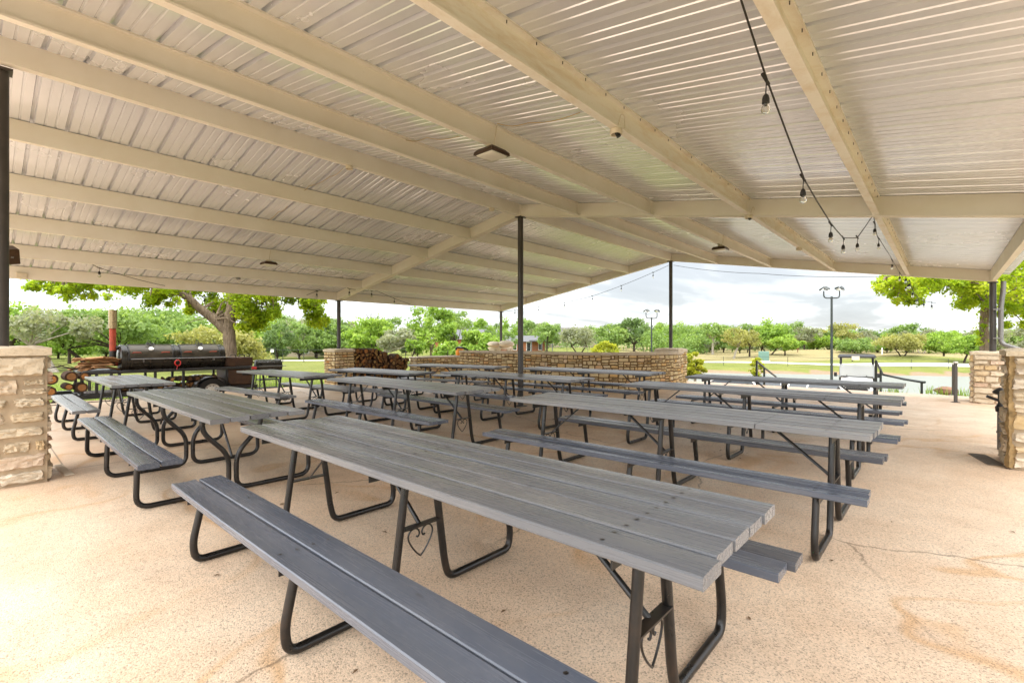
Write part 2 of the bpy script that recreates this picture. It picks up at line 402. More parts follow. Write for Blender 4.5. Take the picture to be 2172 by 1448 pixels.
    col = t.mix(t.ramp(zz, [(.3, 0.0), (.7, 1.0)]), g, d)
    so = t.mix(t.ramp(n2, [(.3, 0.0), (.7, 1.0)]), (.30, .22, .15), (.22, .14, .085))
    col = t.mix(t.ramp(t.math('ADD', dirt, t.math('MULTIPLY', t.math('SUBTRACT', n2, .5), .6), True), [(.35, 0.0), (.65, 1.0)]), col, so)
    t.bsdf(col, .95, 0, .15, t.bump(t.math('ADD', n2, n3), .8, .08)); M['ground'] = t.mat
    t = NT('pond_water'); c = t.coord('Object', (1, 1.6, 1))
    b = t.bsdf((.19, .20, .175), .45, 0, .22, t.bump(t.noise(c, 1.6, 4, .6), .12, .05)); b.inputs['IOR'].default_value = 1.33; M['water'] = t.mat
    t = NT('parking_asphalt'); c = t.coord('Object'); n1 = t.noise(c, 30, 4, .7)
    t.bsdf(t.mix(n1, (.20, .19, .175), (.34, .32, .29)), .9, 0, .2, t.bump(n1, .3, .01)); M['parking'] = t.mat
mk_materials()

# ------------------------------------------------------------------ ground, slab, path, pond
def build_ground():
    na = 300; radii = [0.0]+[2.0*1.036**k for k in range(168)]
    V = []; F = []; tint = []; dirt = []
    for r in radii:
        for k in range(na):
            a = 2*math.pi*k/na; x, y = r*math.cos(a)+2, r*math.sin(a)-2
            inside = (-7.9 < x < 8.6 and -16 < y < 8.7)
            z = height(x, y) if not inside else -.55
            s = -.485*x+.874*y; tt = .874*x+.485*y
            V.append((x, y, z))
            tan = sstep(s, 60, 70)*sstep(tt, -5, 8) + .35*sstep(-x, 22, 40)*sstep(-y, -2, 10)
            if s < 26 and tt > 6: tan = max(tan, .6)
            tint.append(min(1, tan))
            d = 0
            if 47.2 < s < 50.6 and tt > 4: d = 1.0
            if x < -7.7 and x > -11 and -9 < y < 1: d = .62
            if 6 < s < 26 and tt > 5: d = .7
            dirt.append(d)
    n = len(radii)
    for i in range(n-1):
        for k in range(na):
            a, b = i*na+k, i*na+(k+1) % na
            F.append((a, b, b+na, a+na))
    me = bpy.data.meshes.new('ground'); me.from_pydata(V, [], F); me.update()
    for nm, vals in (('tint', tint), ('dirt', dirt)):
        at_ = me.attributes.new(nm, 'FLOAT', 'POINT'); at_.data.foreach_set('value', vals)
    me.shade_smooth(); me.materials.append(M['ground'])
    o = bpy.data.objects.new('ground', me); COL.objects.link(o); tag(o, kind='structure')
build_ground()

mb = MB(); mb.box((.35, -3.65, -.3), (16.5, 24.7, .6), bev=.02)
tag(mb.build('floor', M['slab'], smooth=0), kind='structure')

def on_terrain(px, py):
    d = ray(px, py); t = 5.0
    while t < 400:
        p = CAM+d*t
        if p[2] < height(p[0], p[1]): break
        t += .25
    return CAM+d*t
def ribbon(name, mat, pts, w, lift=.03):
    mb = MB(); P = []
    for a, b in zip(pts, pts[1:]):
        for k in range(8): P.append(Vector(a).lerp(Vector(b), k/8))
    P.append(Vector(pts[-1])); L = []
    for i, p in enumerate(P):
        d = (P[min(i+1, len(P)-1)]-P[max(i-1, 0)]); d.z = 0; d.normalize(); nrm = Vector((-d.y, d.x, 0))
        row = []
        for q in (-1, -.33, .33, 1):
            v = p+nrm*w*q/2; row.append(mb.vert((v.x, v.y, height(v.x, v.y)+lift)))
        L.append(row)
    for a, b in zip(L, L[1:]):
        for k in range(3): mb.face((a[k], a[k+1], b[k+1], b[k]))
    return tag(mb.build(name, mat, smooth=60), kind='structure')
def line_s(s, t):  # point from (s,t) terrain coordinates
    return (-.485*s+.874*t, .874*s+.485*t, 0)
ribbon('path', M['path'], [line_s(60, -2), line_s(62, 10), line_s(60, 24), line_s(57, 40), line_s(54.5, 56), line_s(53, 80)], 2.6, .05)
ribbon('path', M['path'], [at(520, 46), at(600, 47), at(690, 46), at(860, 46), at(960, 52)], 2.2, .05)
ribbon('road', M['parking'], [line_s(14.5, 9), line_s(14.8, 20), line_s(15, 60)], 15, .05)
mb = MB()
w0 = [line_s(24, 6.0), line_s(24, 130), line_s(49.5, 130), line_s(49.5, 6.5), line_s(40, 5.0), line_s(32, 4.6)]
mb.face([mb.vert((p[0], p[1], -2.28)) for p in w0][::-1] if False else [mb.vert((p[0], p[1], -2.28)) for p in w0])
tag(mb.build('pond', M['water'], smooth=0), kind='structure')

# ------------------------------------------------------------------ pavilion
BAY = 7.43; SL = .173; ZR = 4.19; DEP = .235
PUR_R = [1.48, 2.96, 4.46, 5.94]; PUR_L = [-1.5, -3.03, -4.6, -6.12]; EL, ER = -7.55, 7.38
def ztop(x): return ZR-SL*abs(x)
pav = thing('pavilion', 'large open pavilion with cream steel beams and ribbed metal roof over picnic tables', 'pavilion', (0, 0, 0))
def roof_sheet(sign):
    mb = MB(); prof = []; y = -BAY-1.26; pitch = .305  # near edge extended out of view behind the camera, added to shade the front floor
    while y < BAY+.35:
        for dy, dz in ((0, 0), (.010, .040), (.036, .040), (.046, 0), (.120, 0), (.125, .008), (.138, .008), (.143, 0), (.212, 0), (.217, .008), (.230, .008), (.235, 0)): prof.append((y+dy, dz))
        y += pitch
    prof.append((y, 0))
    xe = (ER+.30) if sign > 0 else (EL-.30)
    cols = []
    for x in [xe*k/6 for k in range(7)]:
        cols.append([mb.vert((x, yy, ztop(x)+.004+dz)) for yy, dz in prof])
    for a, b in zip(cols, cols[1:]):
        for k in range(len(prof)-1):
            q = (a[k], a[k+1], b[k+1], b[k]); mb.face(q if sign < 0 else q[::-1])
    return mb.build('roof_panel', M['roof'], pav, smooth=20)
roof_sheet(1); roof_sheet(-1)
def channel(x, y0, y1, zt, opening, dep=DEP, fl=.07, lip=.018, th=.006, name='purlin', mat='beam'):
    """C channel along y; opening = +1 opens to +x"""
    s = opening; w = -s*fl/2
    poly = [(w, 0), (w+s*fl, 0), (w+s*fl, -lip), (w+s*(fl-th), -lip), (w+s*(fl-th), -th), (w+s*th, -th), (w+s*th, -dep+th), (w+s*(fl-th), -dep+th), (w+s*(fl-th), -dep+lip), (w+s*fl, -dep+lip), (w+s*fl, -dep), (w, -dep)]
    if s < 0: poly = poly[::-1]
    mb = MB()
    A = [mb.vert((x+p[0], y0, zt+p[1])) for p in poly]; B = [mb.vert((x+p[0], y1, zt+p[1])) for p in poly]; n = len(poly)
    for k in range(n): mb.face((A[k], B[k], B[(k+1) % n], A[(k+1) % n]))
    if opening > 0 and mat == 'beamrust':      # roofing screws poking through the upper flange, and clips
        yy = y0+.12
        while yy < y1:
            mb.box((x+.015, yy, zt-.016), (.005, .005, .022), m=1); yy += .305
    return mb.build(name, [M[mat], M['bolt']], pav, smooth=20)
for b0, b1 in ((-BAY, 0), (0, BAY)):
    y0, y1 = b0+.062-(1.1 if b0 < -1 else 0), b1-.062  # near-bay members follow the added roof extension behind the camera
    for x in PUR_R: channel(x, y0, y1, ztop(x), 1, mat='beamrust' if x > 4 else 'beam')
    for x in PUR_L: channel(x, y0, y1, ztop(x), -1)
    channel(0, y0, y1, ZR, -1, fl=.09, name='ridge_beam')
    channel(EL, y0, y1, ztop(EL)-.0, -1, dep=.25, fl=.08, name='eave_beam')
    channel(ER, y0, y1, ztop(ER)-.0, 1, dep=.25, fl=.08, name='eave_beam')
def rafter(y, sign):
    mb = MB(); xe = ER+.06 if sign > 0 else EL-.06
    for off, w in ((-.034, .052), (.034, .052)):
        x0 = .001*sign
        for (z0, z1, ww) in ((0.0, -DEP, w),):
            P = []
            for x in (x0, xe):
                for yy, zz in ((off-ww/2, z0), (off+ww/2, z0), (off+ww/2, z1), (off-ww/2, z1)): P.append(mb.vert((x, y+yy, ztop(x)+zz)))
            for q in ((0, 1, 5, 4), (1, 2, 6, 5), (2, 3, 7, 6), (3, 0, 4, 7), (3, 2, 1, 0), (4, 5, 6, 7)): mb.face([P[k] for k in (q if sign < 0 else q[::-1])])
    # recessed web between the two channels
    P = []
    for x in (x0, xe):
        for yy, zz in ((-.0075, -.01), (.0075, -.01), (.0075, -DEP+.03), (-.0075, -DEP+.03)): P.append(mb.vert((x, y+yy, ztop(x)+zz)))
    for q in ((0, 1, 5, 4), (1, 2, 6, 5), (2, 3, 7, 6), (3, 0, 4, 7)): mb.face([P[k] for k in (q if sign < 0 else q[::-1])])
    # bottom lips
    for off in (-.066, .066):
        P = []
        for x in (x0, xe):
            for yy, zz in ((off-.010, -DEP), (off+.010, -DEP), (off+.010, -DEP-.006), (off-.010, -DEP-.006)): P.append(mb.vert((x, y+yy, ztop(x)+zz)))
        for q in ((0, 1, 5, 4), (1, 2, 6, 5), (2, 3, 7, 6), (3, 0, 4, 7), (3, 2, 1, 0), (4, 5, 6, 7)): mb.face([P[k] for k in (q if sign < 0 else q[::-1])])
    return mb.build('rafter', M['beam'], pav, smooth=20)
for y in (-BAY-1.1, 0, BAY):  # nearest pair sits unseen under the added roof extension
    rafter(y, 1); rafter(y, -1)
def post(x, y, z0, z1, r=.057):
    mb = MB(); mb.tube([(x, y, z0), (x, y, z1)], r, 20)
    mb.box((x, y, z1-.012), (.17, .17, .02))
    if z0 < .1: mb.box((x, y, z0+.008), (.2, .2, .016))
    return mb.build('post', M['post'], pav, smooth=40)
PT = 1.15
post(0, 0, 0, ZR-DEP-.006, .058); post(-.1, -BAY, 1.25, ZR-DEP-.02, .062); post(0, BAY, 1.1, ZR-DEP-.006)
for y in (0, BAY): post(EL, y, 1.0, ztop(EL)-.25); post(ER, y, 1.0, ztop(ER)-.25)
post(EL, -BAY, 1.0, ztop(EL)-.25); post(ER, -BAY, 1.0, ztop(ER)-.25)
# connection plates where post heads meet the beams
for x, y in ((0, 0), (0, BAY), (EL, BAY), (ER, BAY), (EL, 0)):
    mb = MB(); zt = ztop(x); mb.box((x, y, zt-DEP/2-.016), (.13, .162, DEP+.014), bev=.006); mb.build('head_plate', M['beam'], pav)

# ------------------------------------------------------------------ stonework
def lay_stones(mb, mp, W, H, seed, course=(.09, .19), width=(.14, .42), gap=.016, depth=(.015, .045), nu=5, nv=4, m=0, rough=.012, tint=None, rubble=None):
    r = random.Random(seed); v = 0.0
    cells = []
    if rubble:
        def cut(u0, v0, w, h):
            mw, mh = rubble
            f = r.uniform(.36, .64); ql = h > mh*r.uniform(.85, 1.6); qw = w > mw*r.uniform(.75, 1.7) and w/h > 1.5
            if (w/h > 2.6 and qw) or (qw and not ql): cut(u0, v0, w*f, h); cut(u0+w*f, v0, w*(1-f), h)
            elif ql: cut(u0, v0, w, h*f); cut(u0, v0+h*f, w, h*(1-f))
            else: cells.append((u0, v0, w, h))
        nb = max(1, int(W/.9))
        for k in range(nb): cut(W*k/nb, 0, W/nb, H)
    while v < H-.03 and not rubble:
        h = min(r.uniform(*course), H-v)
        if H-v-h < .06: h = H-v
        u = 0.0
        while u < W-.02:
            w = min(r.uniform(*width)*(1.25 if h < .12 else 1), W-u)
            if W-u-w < .08: w = W-u
            # sometimes split a stone in two courses
            subs = [(v, h)]
            if h > .15 and w < .25 and r.random() < .5: k = r.uniform(.4, .6); subs = [(v, h*k), (v+h*k, h*(1-k))]
            for v0, hh in subs: cells.append((u, v0, w, hh))
            u += w
        v += h
    if True:
        if True:
            for u, v0, w, hh in cells:
                g = gap*r.uniform(.6, 1.5)
                d0 = r.uniform(*depth); mb.tint = r.random() if tint is None else tint(r)
                j = [[(r.uniform(-1, 1), r.uniform(-1, 1), r.uniform(-1, 1)) for _ in range(nu+1)] for _ in range(nv+1)]
                tilt = r.uniform(-.5, .5); grid = []
                sk = r.uniform(-.025, .025)
                for b in range(nv+1):
                    row = []
                    for a in range(nu+1):
                        fu, fv = a/nu, b/nv
                        edge = min(fu, 1-fu)*w < 1e-6 or min(fv, 1-fv)*hh < 1e-6
                        fu2 = .5+(fu-.5)*(1.0); 
                        # pull rows next to the rim outwards so the stone has a shoulder
                        if 0 < a < nu: fu2 = .06+.88*(a-1)/(nu-2) if nu > 2 else .5
                        fv2 = fv
                        if 0 < b < nv: fv2 = .10+.80*(b-1)/(nv-2) if nv > 2 else .5
                        cr = .35*min(w, hh)*.35 if (a in (0, nu) and b in (0, nv)) else 0
                        uu = u+g/2+(w-g)*fu2 + (cr if a == 0 else -cr if a == nu else 0) + j[b][a][0]*min(.010, w*.04) + sk*(fv-.5)
                        vv = v0+g/2+(hh-g)*fv2 + (cr if b == 0 else -cr if b == nv else 0)*.6 + j[b][a][1]*min(.008, hh*.06)
                        dd = -.012 if edge else d0*(1+tilt*(fv-.5)) + j[b][a][2]*rough
                        row.append(mb.vert(mp(min(max(uu, 0.0), W), vv, dd)))
                    grid.append(row)
                for b in range(nv):
                    for a in range(nu): mb.face((grid[b][a], grid[b][a+1], grid[b+1][a+1], grid[b+1][a]), m)
    mb.tint = .5

def stone_pier(x0, x1, y0, y1, z0, z1, label, seed, mats=('stone', 'mortar', 'capstone'), faces='all', cap=.09, **kw):
    t = thing('stone_pier', label, 'stone pier', ((x0+x1)/2, (y0+y1)/2, z0))
    cx, cy = (x0+x1)/2, (y0+y1)/2; mb = MB(); H = z1-z0-cap
    i = .0
    mb.box((0, 0, H/2), (x1-x0-.004, y1-y0-.004, H), m=1)
    maps = {'+x': (y1-y0, lambda u, v, d: (x1-cx+d, y0-cy+u, v)), '-x': (y1-y0, lambda u, v, d: (x0-cx-d, y1-cy-u, v)),
            '+y': (x1-x0, lambda u, v, d: (x1-cx-u, y1-cy+d, v)), '-y': (x1-x0, lambda u, v, d: (x0-cx+u, y0-cy-d, v))}
    for k, (W, mp) in maps.items(): lay_stones(mb, mp, W, H, seed+hash_k[k], **kw)
    mb.build('stonework', [M[mats[0]], M[mats[1]]], t, smooth=28)
    # cap: rough slabs
    r = random.Random(seed); mc = MB(); n = 2
    W = x1-x0+.07; L = y1-y0+.07
    for k in range(n):
        mc.tint = r.random()*.6
        a = -L/2+L*k/n; b = a+L/n-.008; nu, nv = 7, 6
        top = [[mc.vert((-W/2+W*p/nu+r.uniform(-.012, .012), a+(b-a)*q/nv+(r.uniform(-.01, .01) if 0 < q < nv else 0), H+cap+r.uniform(-.012, .012)-(.02 if p in (0, nu) or (q == 0 and k == 0) or (q == nv and k == n-1) else 0))) for p in range(nu+1)] for q in range(nv+1)]
        bot = [[mc.vert((-W/2+W*p/nu, a+(b-a)*q/nv, H-.004)) for p in range(nu+1)] for q in range(nv+1)]
        for q in range(nv):
            for p in range(nu):
                mc.face((top[q][p], top[q][p+1], top[q+1][p+1], top[q+1][p])); mc.face((bot[q+1][p], bot[q+1][p+1], bot[q][p+1], bot[q][p]))
        for p in range(nu): mc.face((bot[0][p], bot[0][p+1], top[0][p+1], top[0][p])); mc.face((bot[nv][p+1], bot[nv][p], top[nv][p], top[nv][p+1]))
        for q in range(nv): mc.face((bot[q+1][0], bot[q][0], top[q][0], top[q+1][0])); mc.face((bot[q][nu], bot[q+1][nu], top[q+1][nu], top[q][nu]))
    mc.build('cap_stone', M['stone'], t, smooth=30)
    return t
hash_k = {'+x': 11, '-x': 22, '+y': 33, '-y': 44}
stone_pier(-.55, .13, -7.78, -7.12, 0, 1.30, 'pale rough limestone pier under the nearest ridge post at left edge', 5, nu=10, nv=8, course=(.11, .20), width=(.20, .44), gap=.038, depth=(.016, .042), rough=.011, cap=.08)
stone_pier(-7.88, -7.2, -.30, .32, -.1, 1.12, 'tan stone pier beside the stacked firewood, under the eave post', 9, rubble=(.17, .11), gap=.022, mats=('stonewarm', 'mortardark', 'capstone'))
stone_pier(-7.9, -7.2, 7.05, 7.75, -.1, 1.12, 'distant stone pier rising behind the curved counter wall', 10)
stone_pier(-.36, .36, 7.1, 7.80, 0, 1.13, 'stone pier at the right end of the curved wall carrying a post', 12, rubble=(.14, .10), gap=.02, mats=('stonewarm', 'mortardark', 'capstone'), cap=.11)
stone_pier(7.09, 7.8, -.28, .42, 0, 1.27, 'pale stone pier with stained mortar edge, nearest at the right', 14, nu=9, nv=7, course=(.11, .20), width=(.2, .42), gap=.032, depth=(.018, .048), cap=.07)
stone_pier(7.05, 7.78, 7.06, 7.80, 0, 1.13, 'stone pier under the far right corner post beside the downspout', 16, nu=7, nv=5, course=(.08, .15), width=(.15, .36), gap=.02, cap=.07)
# orange-brown mortar smear up the corner of the right near pier
mb = MB(); r = random.Random(3)
z = .02; rows = []
while z < 1.24:
    w = .034+.020*math.sin(z*13)+.012*math.sin(z*31+1)+r.uniform(-.008, .008); a = .018*math.sin(z*9+2)+.010*math.sin(z*23)+r.uniform(-.006, .006)
    rows.append([mb.vert((7.09-.006, -.28+max(.006, a+w), z)), mb.vert((7.09-.026-.010*math.sin(z*17)-r.uniform(0, .012), -.28+a*.4, z)), mb.vert((7.09-.012+r.uniform(-.006, .006), -.28-.024-r.uniform(0, .018), z)), mb.vert((7.09+max(.012, w*.8), -.28-.006, z))]); z += .02
for a, b in zip(rows, rows[1:]):
    for k in range(3): mb.face((a[k+1], a[k], b[k], b[k+1]))
for p in bpy.data.objects:
    if p.get('label', '').startswith('pale stone pier with stained'): o = mb.build('mortar_joint', simple('mortarstain', (.30, .20, .09), .95, 0, .2, .6, 14, .8), p, smooth=50); o.location = Vector((0, 0, 0))-Vector(p.location)

# curved counter wall
def wall_path():
    pts = [(-5.95+.2*k, 3.65) for k in range(0, 20)]; pts = [p for p in pts if p[0] < -1.95]
    for k in range(25):
        a = -math.pi/2+(math.pi/2)*k/24; pts.append((-1.9+2.55*math.cos(a), 6.2+2.55*math.sin(a)))
    pts += [(.63, 6.5), (.58, 6.8), (.52, 7.08)]
    return [Vector((p[0], p[1], 0)) for p in pts]
WP = wall_path()
cum = [0.0]
for a, b in zip(WP, WP[1:]): cum.append(cum[-1]+(b-a).length)
def wp(u, d=0.0):
    u = min(max(u, 0), cum[-1]-1e-4)
    for i in range(len(cum)-1):
        if cum[i+1] >= u: break
    f = (u-cum[i])/(cum[i+1]-cum[i])
    p = WP[i].lerp(WP[i+1], f)
    def nrm(k):
        k0, k1 = max(k-1, 0), min(k+1, len(WP)-1); t = (WP[k1]-WP[k0]).normalized(); return Vector((t.y, -t.x, 0))
    n = nrm(i).lerp(nrm(i+1), f).normalized()
    return p+n*d
wall = thing('curved_wall', 'curved tan rubble stone counter wall with a tiled cap', 'stone wall', (0, 0, 0))
mb = MB(); HW = .965; T = .30
lay_stones(mb, lambda u, v, d: tuple(wp(u, d)+Vector((0, 0, v))), cum[-1], HW, 77, course=(.07, .19), width=(.09, .36), gap=.026, depth=(.010, .035), m=0, rubble=(.22, .115))
lay_stones(mb, lambda u, v, d: tuple(wp(0, -T+u)+Vector((-d, 0, v))), T, HW, 78, course=(.08, .15), width=(.12, .2), m=0)
N = 70; prev = None
for k in range(N+1):
    u = cum[-1]*k/N; a, b = wp(u, 0), wp(u, -T)
    cur = [mb.vert((a.x, a.y, 0)), mb.vert((a.x, a.y, HW)), mb.vert((b.x, b.y, HW)), mb.vert((b.x, b.y, 0))]
    if prev:
        for q in range(3): mb.face((prev[q], cur[q], cur[q+1], prev[q+1]), 1)
    else: mb.face(cur, 1)
    prev = cur
mb.face(prev[::-1], 1)
mb.build('stonework', [M['stonewarm'], M['mortardark']], wall, smooth=28)
mc = MB(); n = int(cum[-1]/.165); r = random.Random(4)
for k in range(n):
    u0, u1 = cum[-1]*k/n+.003, cum[-1]*(k+1)/n-.003; mc.tint = r.uniform(.2, .6)
    dz = r.uniform(-.003, .003); dd = r.uniform(-.005, .005)
    P = [wp(u0, .055+dd), wp(u1, .055+dd), wp(u1, -T-.05), wp(u0, -T-.05)]
    lo = [mc.vert((p.x, p.y, HW+.002)) for p in P]; hi = [mc.vert((p.x, p.y, HW+.078+dz)) for p in P]
    mc.face(hi); mc.face(lo[::-1])
    for q in range(4): mc.face((lo[q], lo[(q+1) % 4], hi[(q+1) % 4], hi[q]))
mc.build('tile_cap', M['stone'], wall, smooth=0)
# slab of stone set on the wall top next to the ridge post
# low wall B
low = thing('low_wall', 'low straight stone wall with pale concrete top behind the firewood', 'stone wall', (-7.2, 4.1, 0))
mb = MB(); x0, x1, y0, y1 = -.2, .2, -1.5, 1.6; H = .76
mb.box(((x0+x1)/2, (y0+y1)/2, H/2), (x1-x0-.004, y1-y0-.004, H), m=1)
lay_stones(mb, lambda u, v, d: (x1+d, y0+u, v), y1-y0, H, 31, gap=.024, rubble=(.20, .11))
lay_stones(mb, lambda u, v, d: (x0+u, y0-d, v), x1-x0, H, 32, course=(.08, .13), width=(.1, .18), tint=lambda r: r.choice((.3, .9, .6)))
mb.build('stonework', [M['stonewarm'], M['mortardark']], low, smooth=28)
mc = MB(); mc.box(((x0+x1)/2, (y0+y1)/2, H+.028), (x1-x0+.10, y1-y0+.08, .055), bev=.012); mc.build('cap_slab', M['capstone'], low)
# rocks on wall by the far post
for k, (px, D, s, lab) in enumerate(((1048, 20.2, .26, 'left of two pale boulders lying on top of the distant pier'), (1074, 20.0, .30, 'right of two pale boulders lying on top of the distant pier'))):
    mb = MB(); r = random.Random(k); nu, nv = 12, 8; g = []
    for b in range(nv+1):
        th = math.pi*b/nv
        g.append([mb.vert((s*1.25*math.sin(th)*math.cos(2*math.pi*a/nu)*(1+r.uniform(-.1, .1)), s*math.sin(th)*math.sin(2*math.pi*a/nu)*(1+r.uniform(-.1, .1)), s*.48*math.cos(th)*(1+r.uniform(-.08, .08)))) for a in range(nu)])
    for b in range(nv):
        for a in range(nu): mb.face((g[b+1][a], g[b+1][(a+1) % nu], g[b][(a+1) % nu], g[b][a]))
    p = at(px, D); o = mb.build('boulder', M['stone'], smooth=40, loc=(p[0], p[1], 1.12+s*.42)); tag(o, lab, 'boulder', 'boulders on the distant pier')

# ------------------------------------------------------------------ picnic tables
def rounded(pts, rad, n=6):
    """polyline with filleted corners"""
    P = [Vector(p) for p in pts]; out = [P[0]]
    for i in range(1, len(P)-1):
        a, b, c = P[i-1], P[i], P[i+1]; r = rad[i-1] if isinstance(rad, (list, tuple)) else rad
        d0, d1 = (a-b), (c-b); r = min(r, d0.length*.48, d1.length*.48)
        p0, p1 = b+d0.normalized()*r, b+d1.normalized()*r
        for k in range(n+1):
            t = k/n; out.append((p0*(1-t)+b*t)*(1-t)+(b*(1-t)+p1*t)*t)
    out.append(P[-1]); return out
TR = .021
def plank_set(mb, x0, x1, n, y0, pw, gap, z, th, r, seam=None, jit=.012):
    """planks along x, lying between y0.. ; z top"""
    for k in range(n):
        mb.tint = r.random()
        yc = y0+pw/2+k*(pw+gap)
        segs = [(x0+r.uniform(-jit, jit), x1+r.uniform(-jit, jit))]
        if seam: segs = [(segs[0][0], seam-.003), (seam+.003, segs[0][1])]
        cup = r.choice((-1, 1))*r.uniform(.0015, .005); bow = r.uniform(-.006, .006)
        for a, b in segs:
            N = 10; rows = []
            hw = pw/2; bv = .0045
            prof = [(-hw, -bv), (-hw+bv, 0), (-hw*.33, cup), (hw*.33, cup), (hw-bv, 0), (hw, -bv), (hw, -th+bv), (hw-bv, -th), (-hw+bv, -th), (-hw, -th+bv)]
            for i in range(N+1):
                x = a+(b-a)*i/N; f = (x-x0)/(x1-x0); zz = z+bow*math.sin(math.pi*f*1.5+k)*.6
                yy = yc+bow*.5*math.sin(math.pi*f*2)
                rows.append([mb.vert((x, yy+p[0], zz+p[1])) for p in prof])
            for p, q in zip(rows, rows[1:]):
                for i in range(len(prof)): mb.face((p[i], q[i], q[(i+1) % len(prof)], p[(i+1) % len(prof)]))
            mb.face(rows[0]); mb.face(rows[-1][::-1])
    mb.tint = .5
def bolts(mb, xs, ys, z):
    for x in xs:
        for y in ys:
            for dy in (-.035, .035):
                n = 8; c = mb.vert((x, y+dy, z+.003)); ring = [mb.vert((x+.008*math.cos(2*math.pi*k/n), y+dy+.008*math.sin(2*math.pi*k/n), z+.0015)) for k in range(n)]
                for k in range(n): mb.face((c, ring[k], ring[(k+1) % n]), 1)
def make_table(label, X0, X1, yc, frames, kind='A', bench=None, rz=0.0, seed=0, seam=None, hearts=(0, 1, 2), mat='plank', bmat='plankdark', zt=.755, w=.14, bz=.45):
    r = random.Random(seed+100)
    cx = (X0+X1)/2
    t = thing('picnic_table', label, 'picnic table', (cx, yc, 0), rz, 'grey plank picnic tables under the roof')
    x0, x1 = X0-cx, X1-cx; fr = [f-cx for f in frames]
    b0, b1 = (bench[0]-cx, bench[1]-cx) if bench else (x0, x1)
    pw = w-.005; gap = .013; W = 5*pw+4*gap
    mb = MB(); plank_set(mb, x0, x1, 5, -W/2, pw, gap, zt, .038, r, seam-cx if seam else None)
    bolts(mb, fr, [-W/2+pw/2+k*(pw+gap) for k in range(5)], zt)
    mb.build('tabletop', [M[mat], M['bolt']], t, smooth=30)
    for s in (-1, 1):
        mb = MB(); bw = .135
        plank_set(mb, b0, b1, 2, s*.625-bw-.006, bw, .012, bz, .038, r, None, .02)
        bolts(mb, fr, [s*.625-bw/2-.004, s*.625+bw/2+.004], bz)
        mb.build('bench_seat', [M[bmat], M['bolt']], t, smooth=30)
    for i, f in enumerate(fr):
        for s in (-1, 1):
            mb = MB()
            if kind == 'A':
                path = rounded([(f, s*.085, zt-.062), (f, s*.165, .12), (f, s*.195, TR), (f, s*.70, TR), (f, s*.715, .13), (f, s*.66, bz-.062)], [.1, .09, .085, .09], 6)
            else:
                path = rounded([(f, s*.10, zt-.062), (f, s*.245, zt-.062), (f, s*.235, zt-.20), (f, s*.031, .33), (f, s*.031, TR), (f, s*.70, TR), (f, s*.69, bz-.062), (f, s*.53, bz-.062)], [.07, .13, .10, .10, .10, .09], 6)
            mb.tube(path, TR, 12)
            # angle iron under the bench
            mb.box((f+.028, s*.625, bz-.038-.020), (.006, .25, .038)); mb.box((f+.010, s*.625, bz-.0405), (.040, .25, .005))
            mb.build('leg', M['leg'], t, smooth=50)
        # cleat under the top with pointed ends
        mb = MB(); mb.box((f+.03, 0, zt-.038-.024), (.006, .66, .045)); mb.box((f+.012, 0, zt-.0405), (.04, .66, .005))
        mb.build('cleat', M['black'], t, smooth=0)
        if kind == 'A':
            mb = MB(); mb.box((f, 0, .372), (.045, .25, .008)); 
            bar = mb.build('cross_bar', M['leg'], t, smooth=0)
            # scrolled heart
            has_heart = i in hearts
            hp = []
            for k in range(15):
                q = k/14
                hp.append(q)
            ms = MB()
            for s in (-1, 1):
                c = [(0, .205), (.032, .235), (.068, .285), (.080, .325), (.066, .352), (.040, .360), (.018, .350), (.008, .328), (.018, .312), (.028, .318)]
                c = [(s*p[0], p[1]) for p in c]; pts = []
                for a in range(len(c)-1):
                    p0 = c[max(a-1, 0)]; p1 = c[a]; p2 = c[a+1]; p3 = c[min(a+2, len(c)-1)]
                    for k in range(4):
                        u = k/4
                        pts.append(tuple(.5*((2*p1[j])+(-p0[j]+p2[j])*u+(2*p0[j]-5*p1[j]+4*p2[j]-p3[j])*u*u+(-p0[j]+3*p1[j]-3*p2[j]+p3[j])*u**3) for j in range(2)))
                pts.append(c[-1])
                ms.tube([(f, p[0], p[1]) for p in pts], .0048, 6)
            if has_heart: ms.build('heart_scroll', M['leg'], bar, smooth=50)
            dirs = [1] if i == 0 else ([-1] if i == len(fr)-1 else [-1])
            for d in dirs:
                mb = MB(); mb.tube([(f+d*.012, 0, .372), (f+d*.42, 0, zt-.05)], .012, 6, flat=.5); mb.build('brace', M['leg'], t, smooth=50)
        else:
            if i in (0, len(fr)-1):
                d = 1 if i == 0 else -1
                mb = MB(); mb.tube([(f+d*.02, 0, .31), (f+d*.40, 0, zt-.05)], .012, 6, flat=.5); mb.build('brace', M['leg'], t, smooth=50)
    return t
TY = [-5.99, -3.48, -1.19, 1.0]
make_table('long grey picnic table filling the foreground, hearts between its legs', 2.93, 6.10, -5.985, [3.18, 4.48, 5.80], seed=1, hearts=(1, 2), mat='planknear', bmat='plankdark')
make_table('picnic table in the right row directly behind the foreground one', 3.16, 6.23, -3.46, [3.42, 4.72, 5.98], seed=2, seam=5.55)
make_table('third picnic table back in the right row, with a plank seam', 3.22, 6.25, -1.19, [3.5, 4.75, 5.9], seed=3, seam=5.62)
make_table('farthest picnic table of the right row, against the parked cars', 3.25, 6.16, .93, [3.5, 4.7, 5.85], seed=4, seam=5.7)
make_table('picnic table with Y shaped curved legs, front of the middle row', -.62, 2.42, -6.03, [-.80, .46, 1.78], 'Y', (-.93, 2.20), seed=5)
make_table('middle row picnic table second from the front, left of the centre post', -.82, 2.33, -3.46, [-.55, .72, 2.02], seed=6, hearts=(1, 2), bench=(-.72, 2.33))
make_table('middle row picnic table standing right in front of the centre post', -.75, 2.31, -1.17, [-.5, .75, 2.0], seed=7)
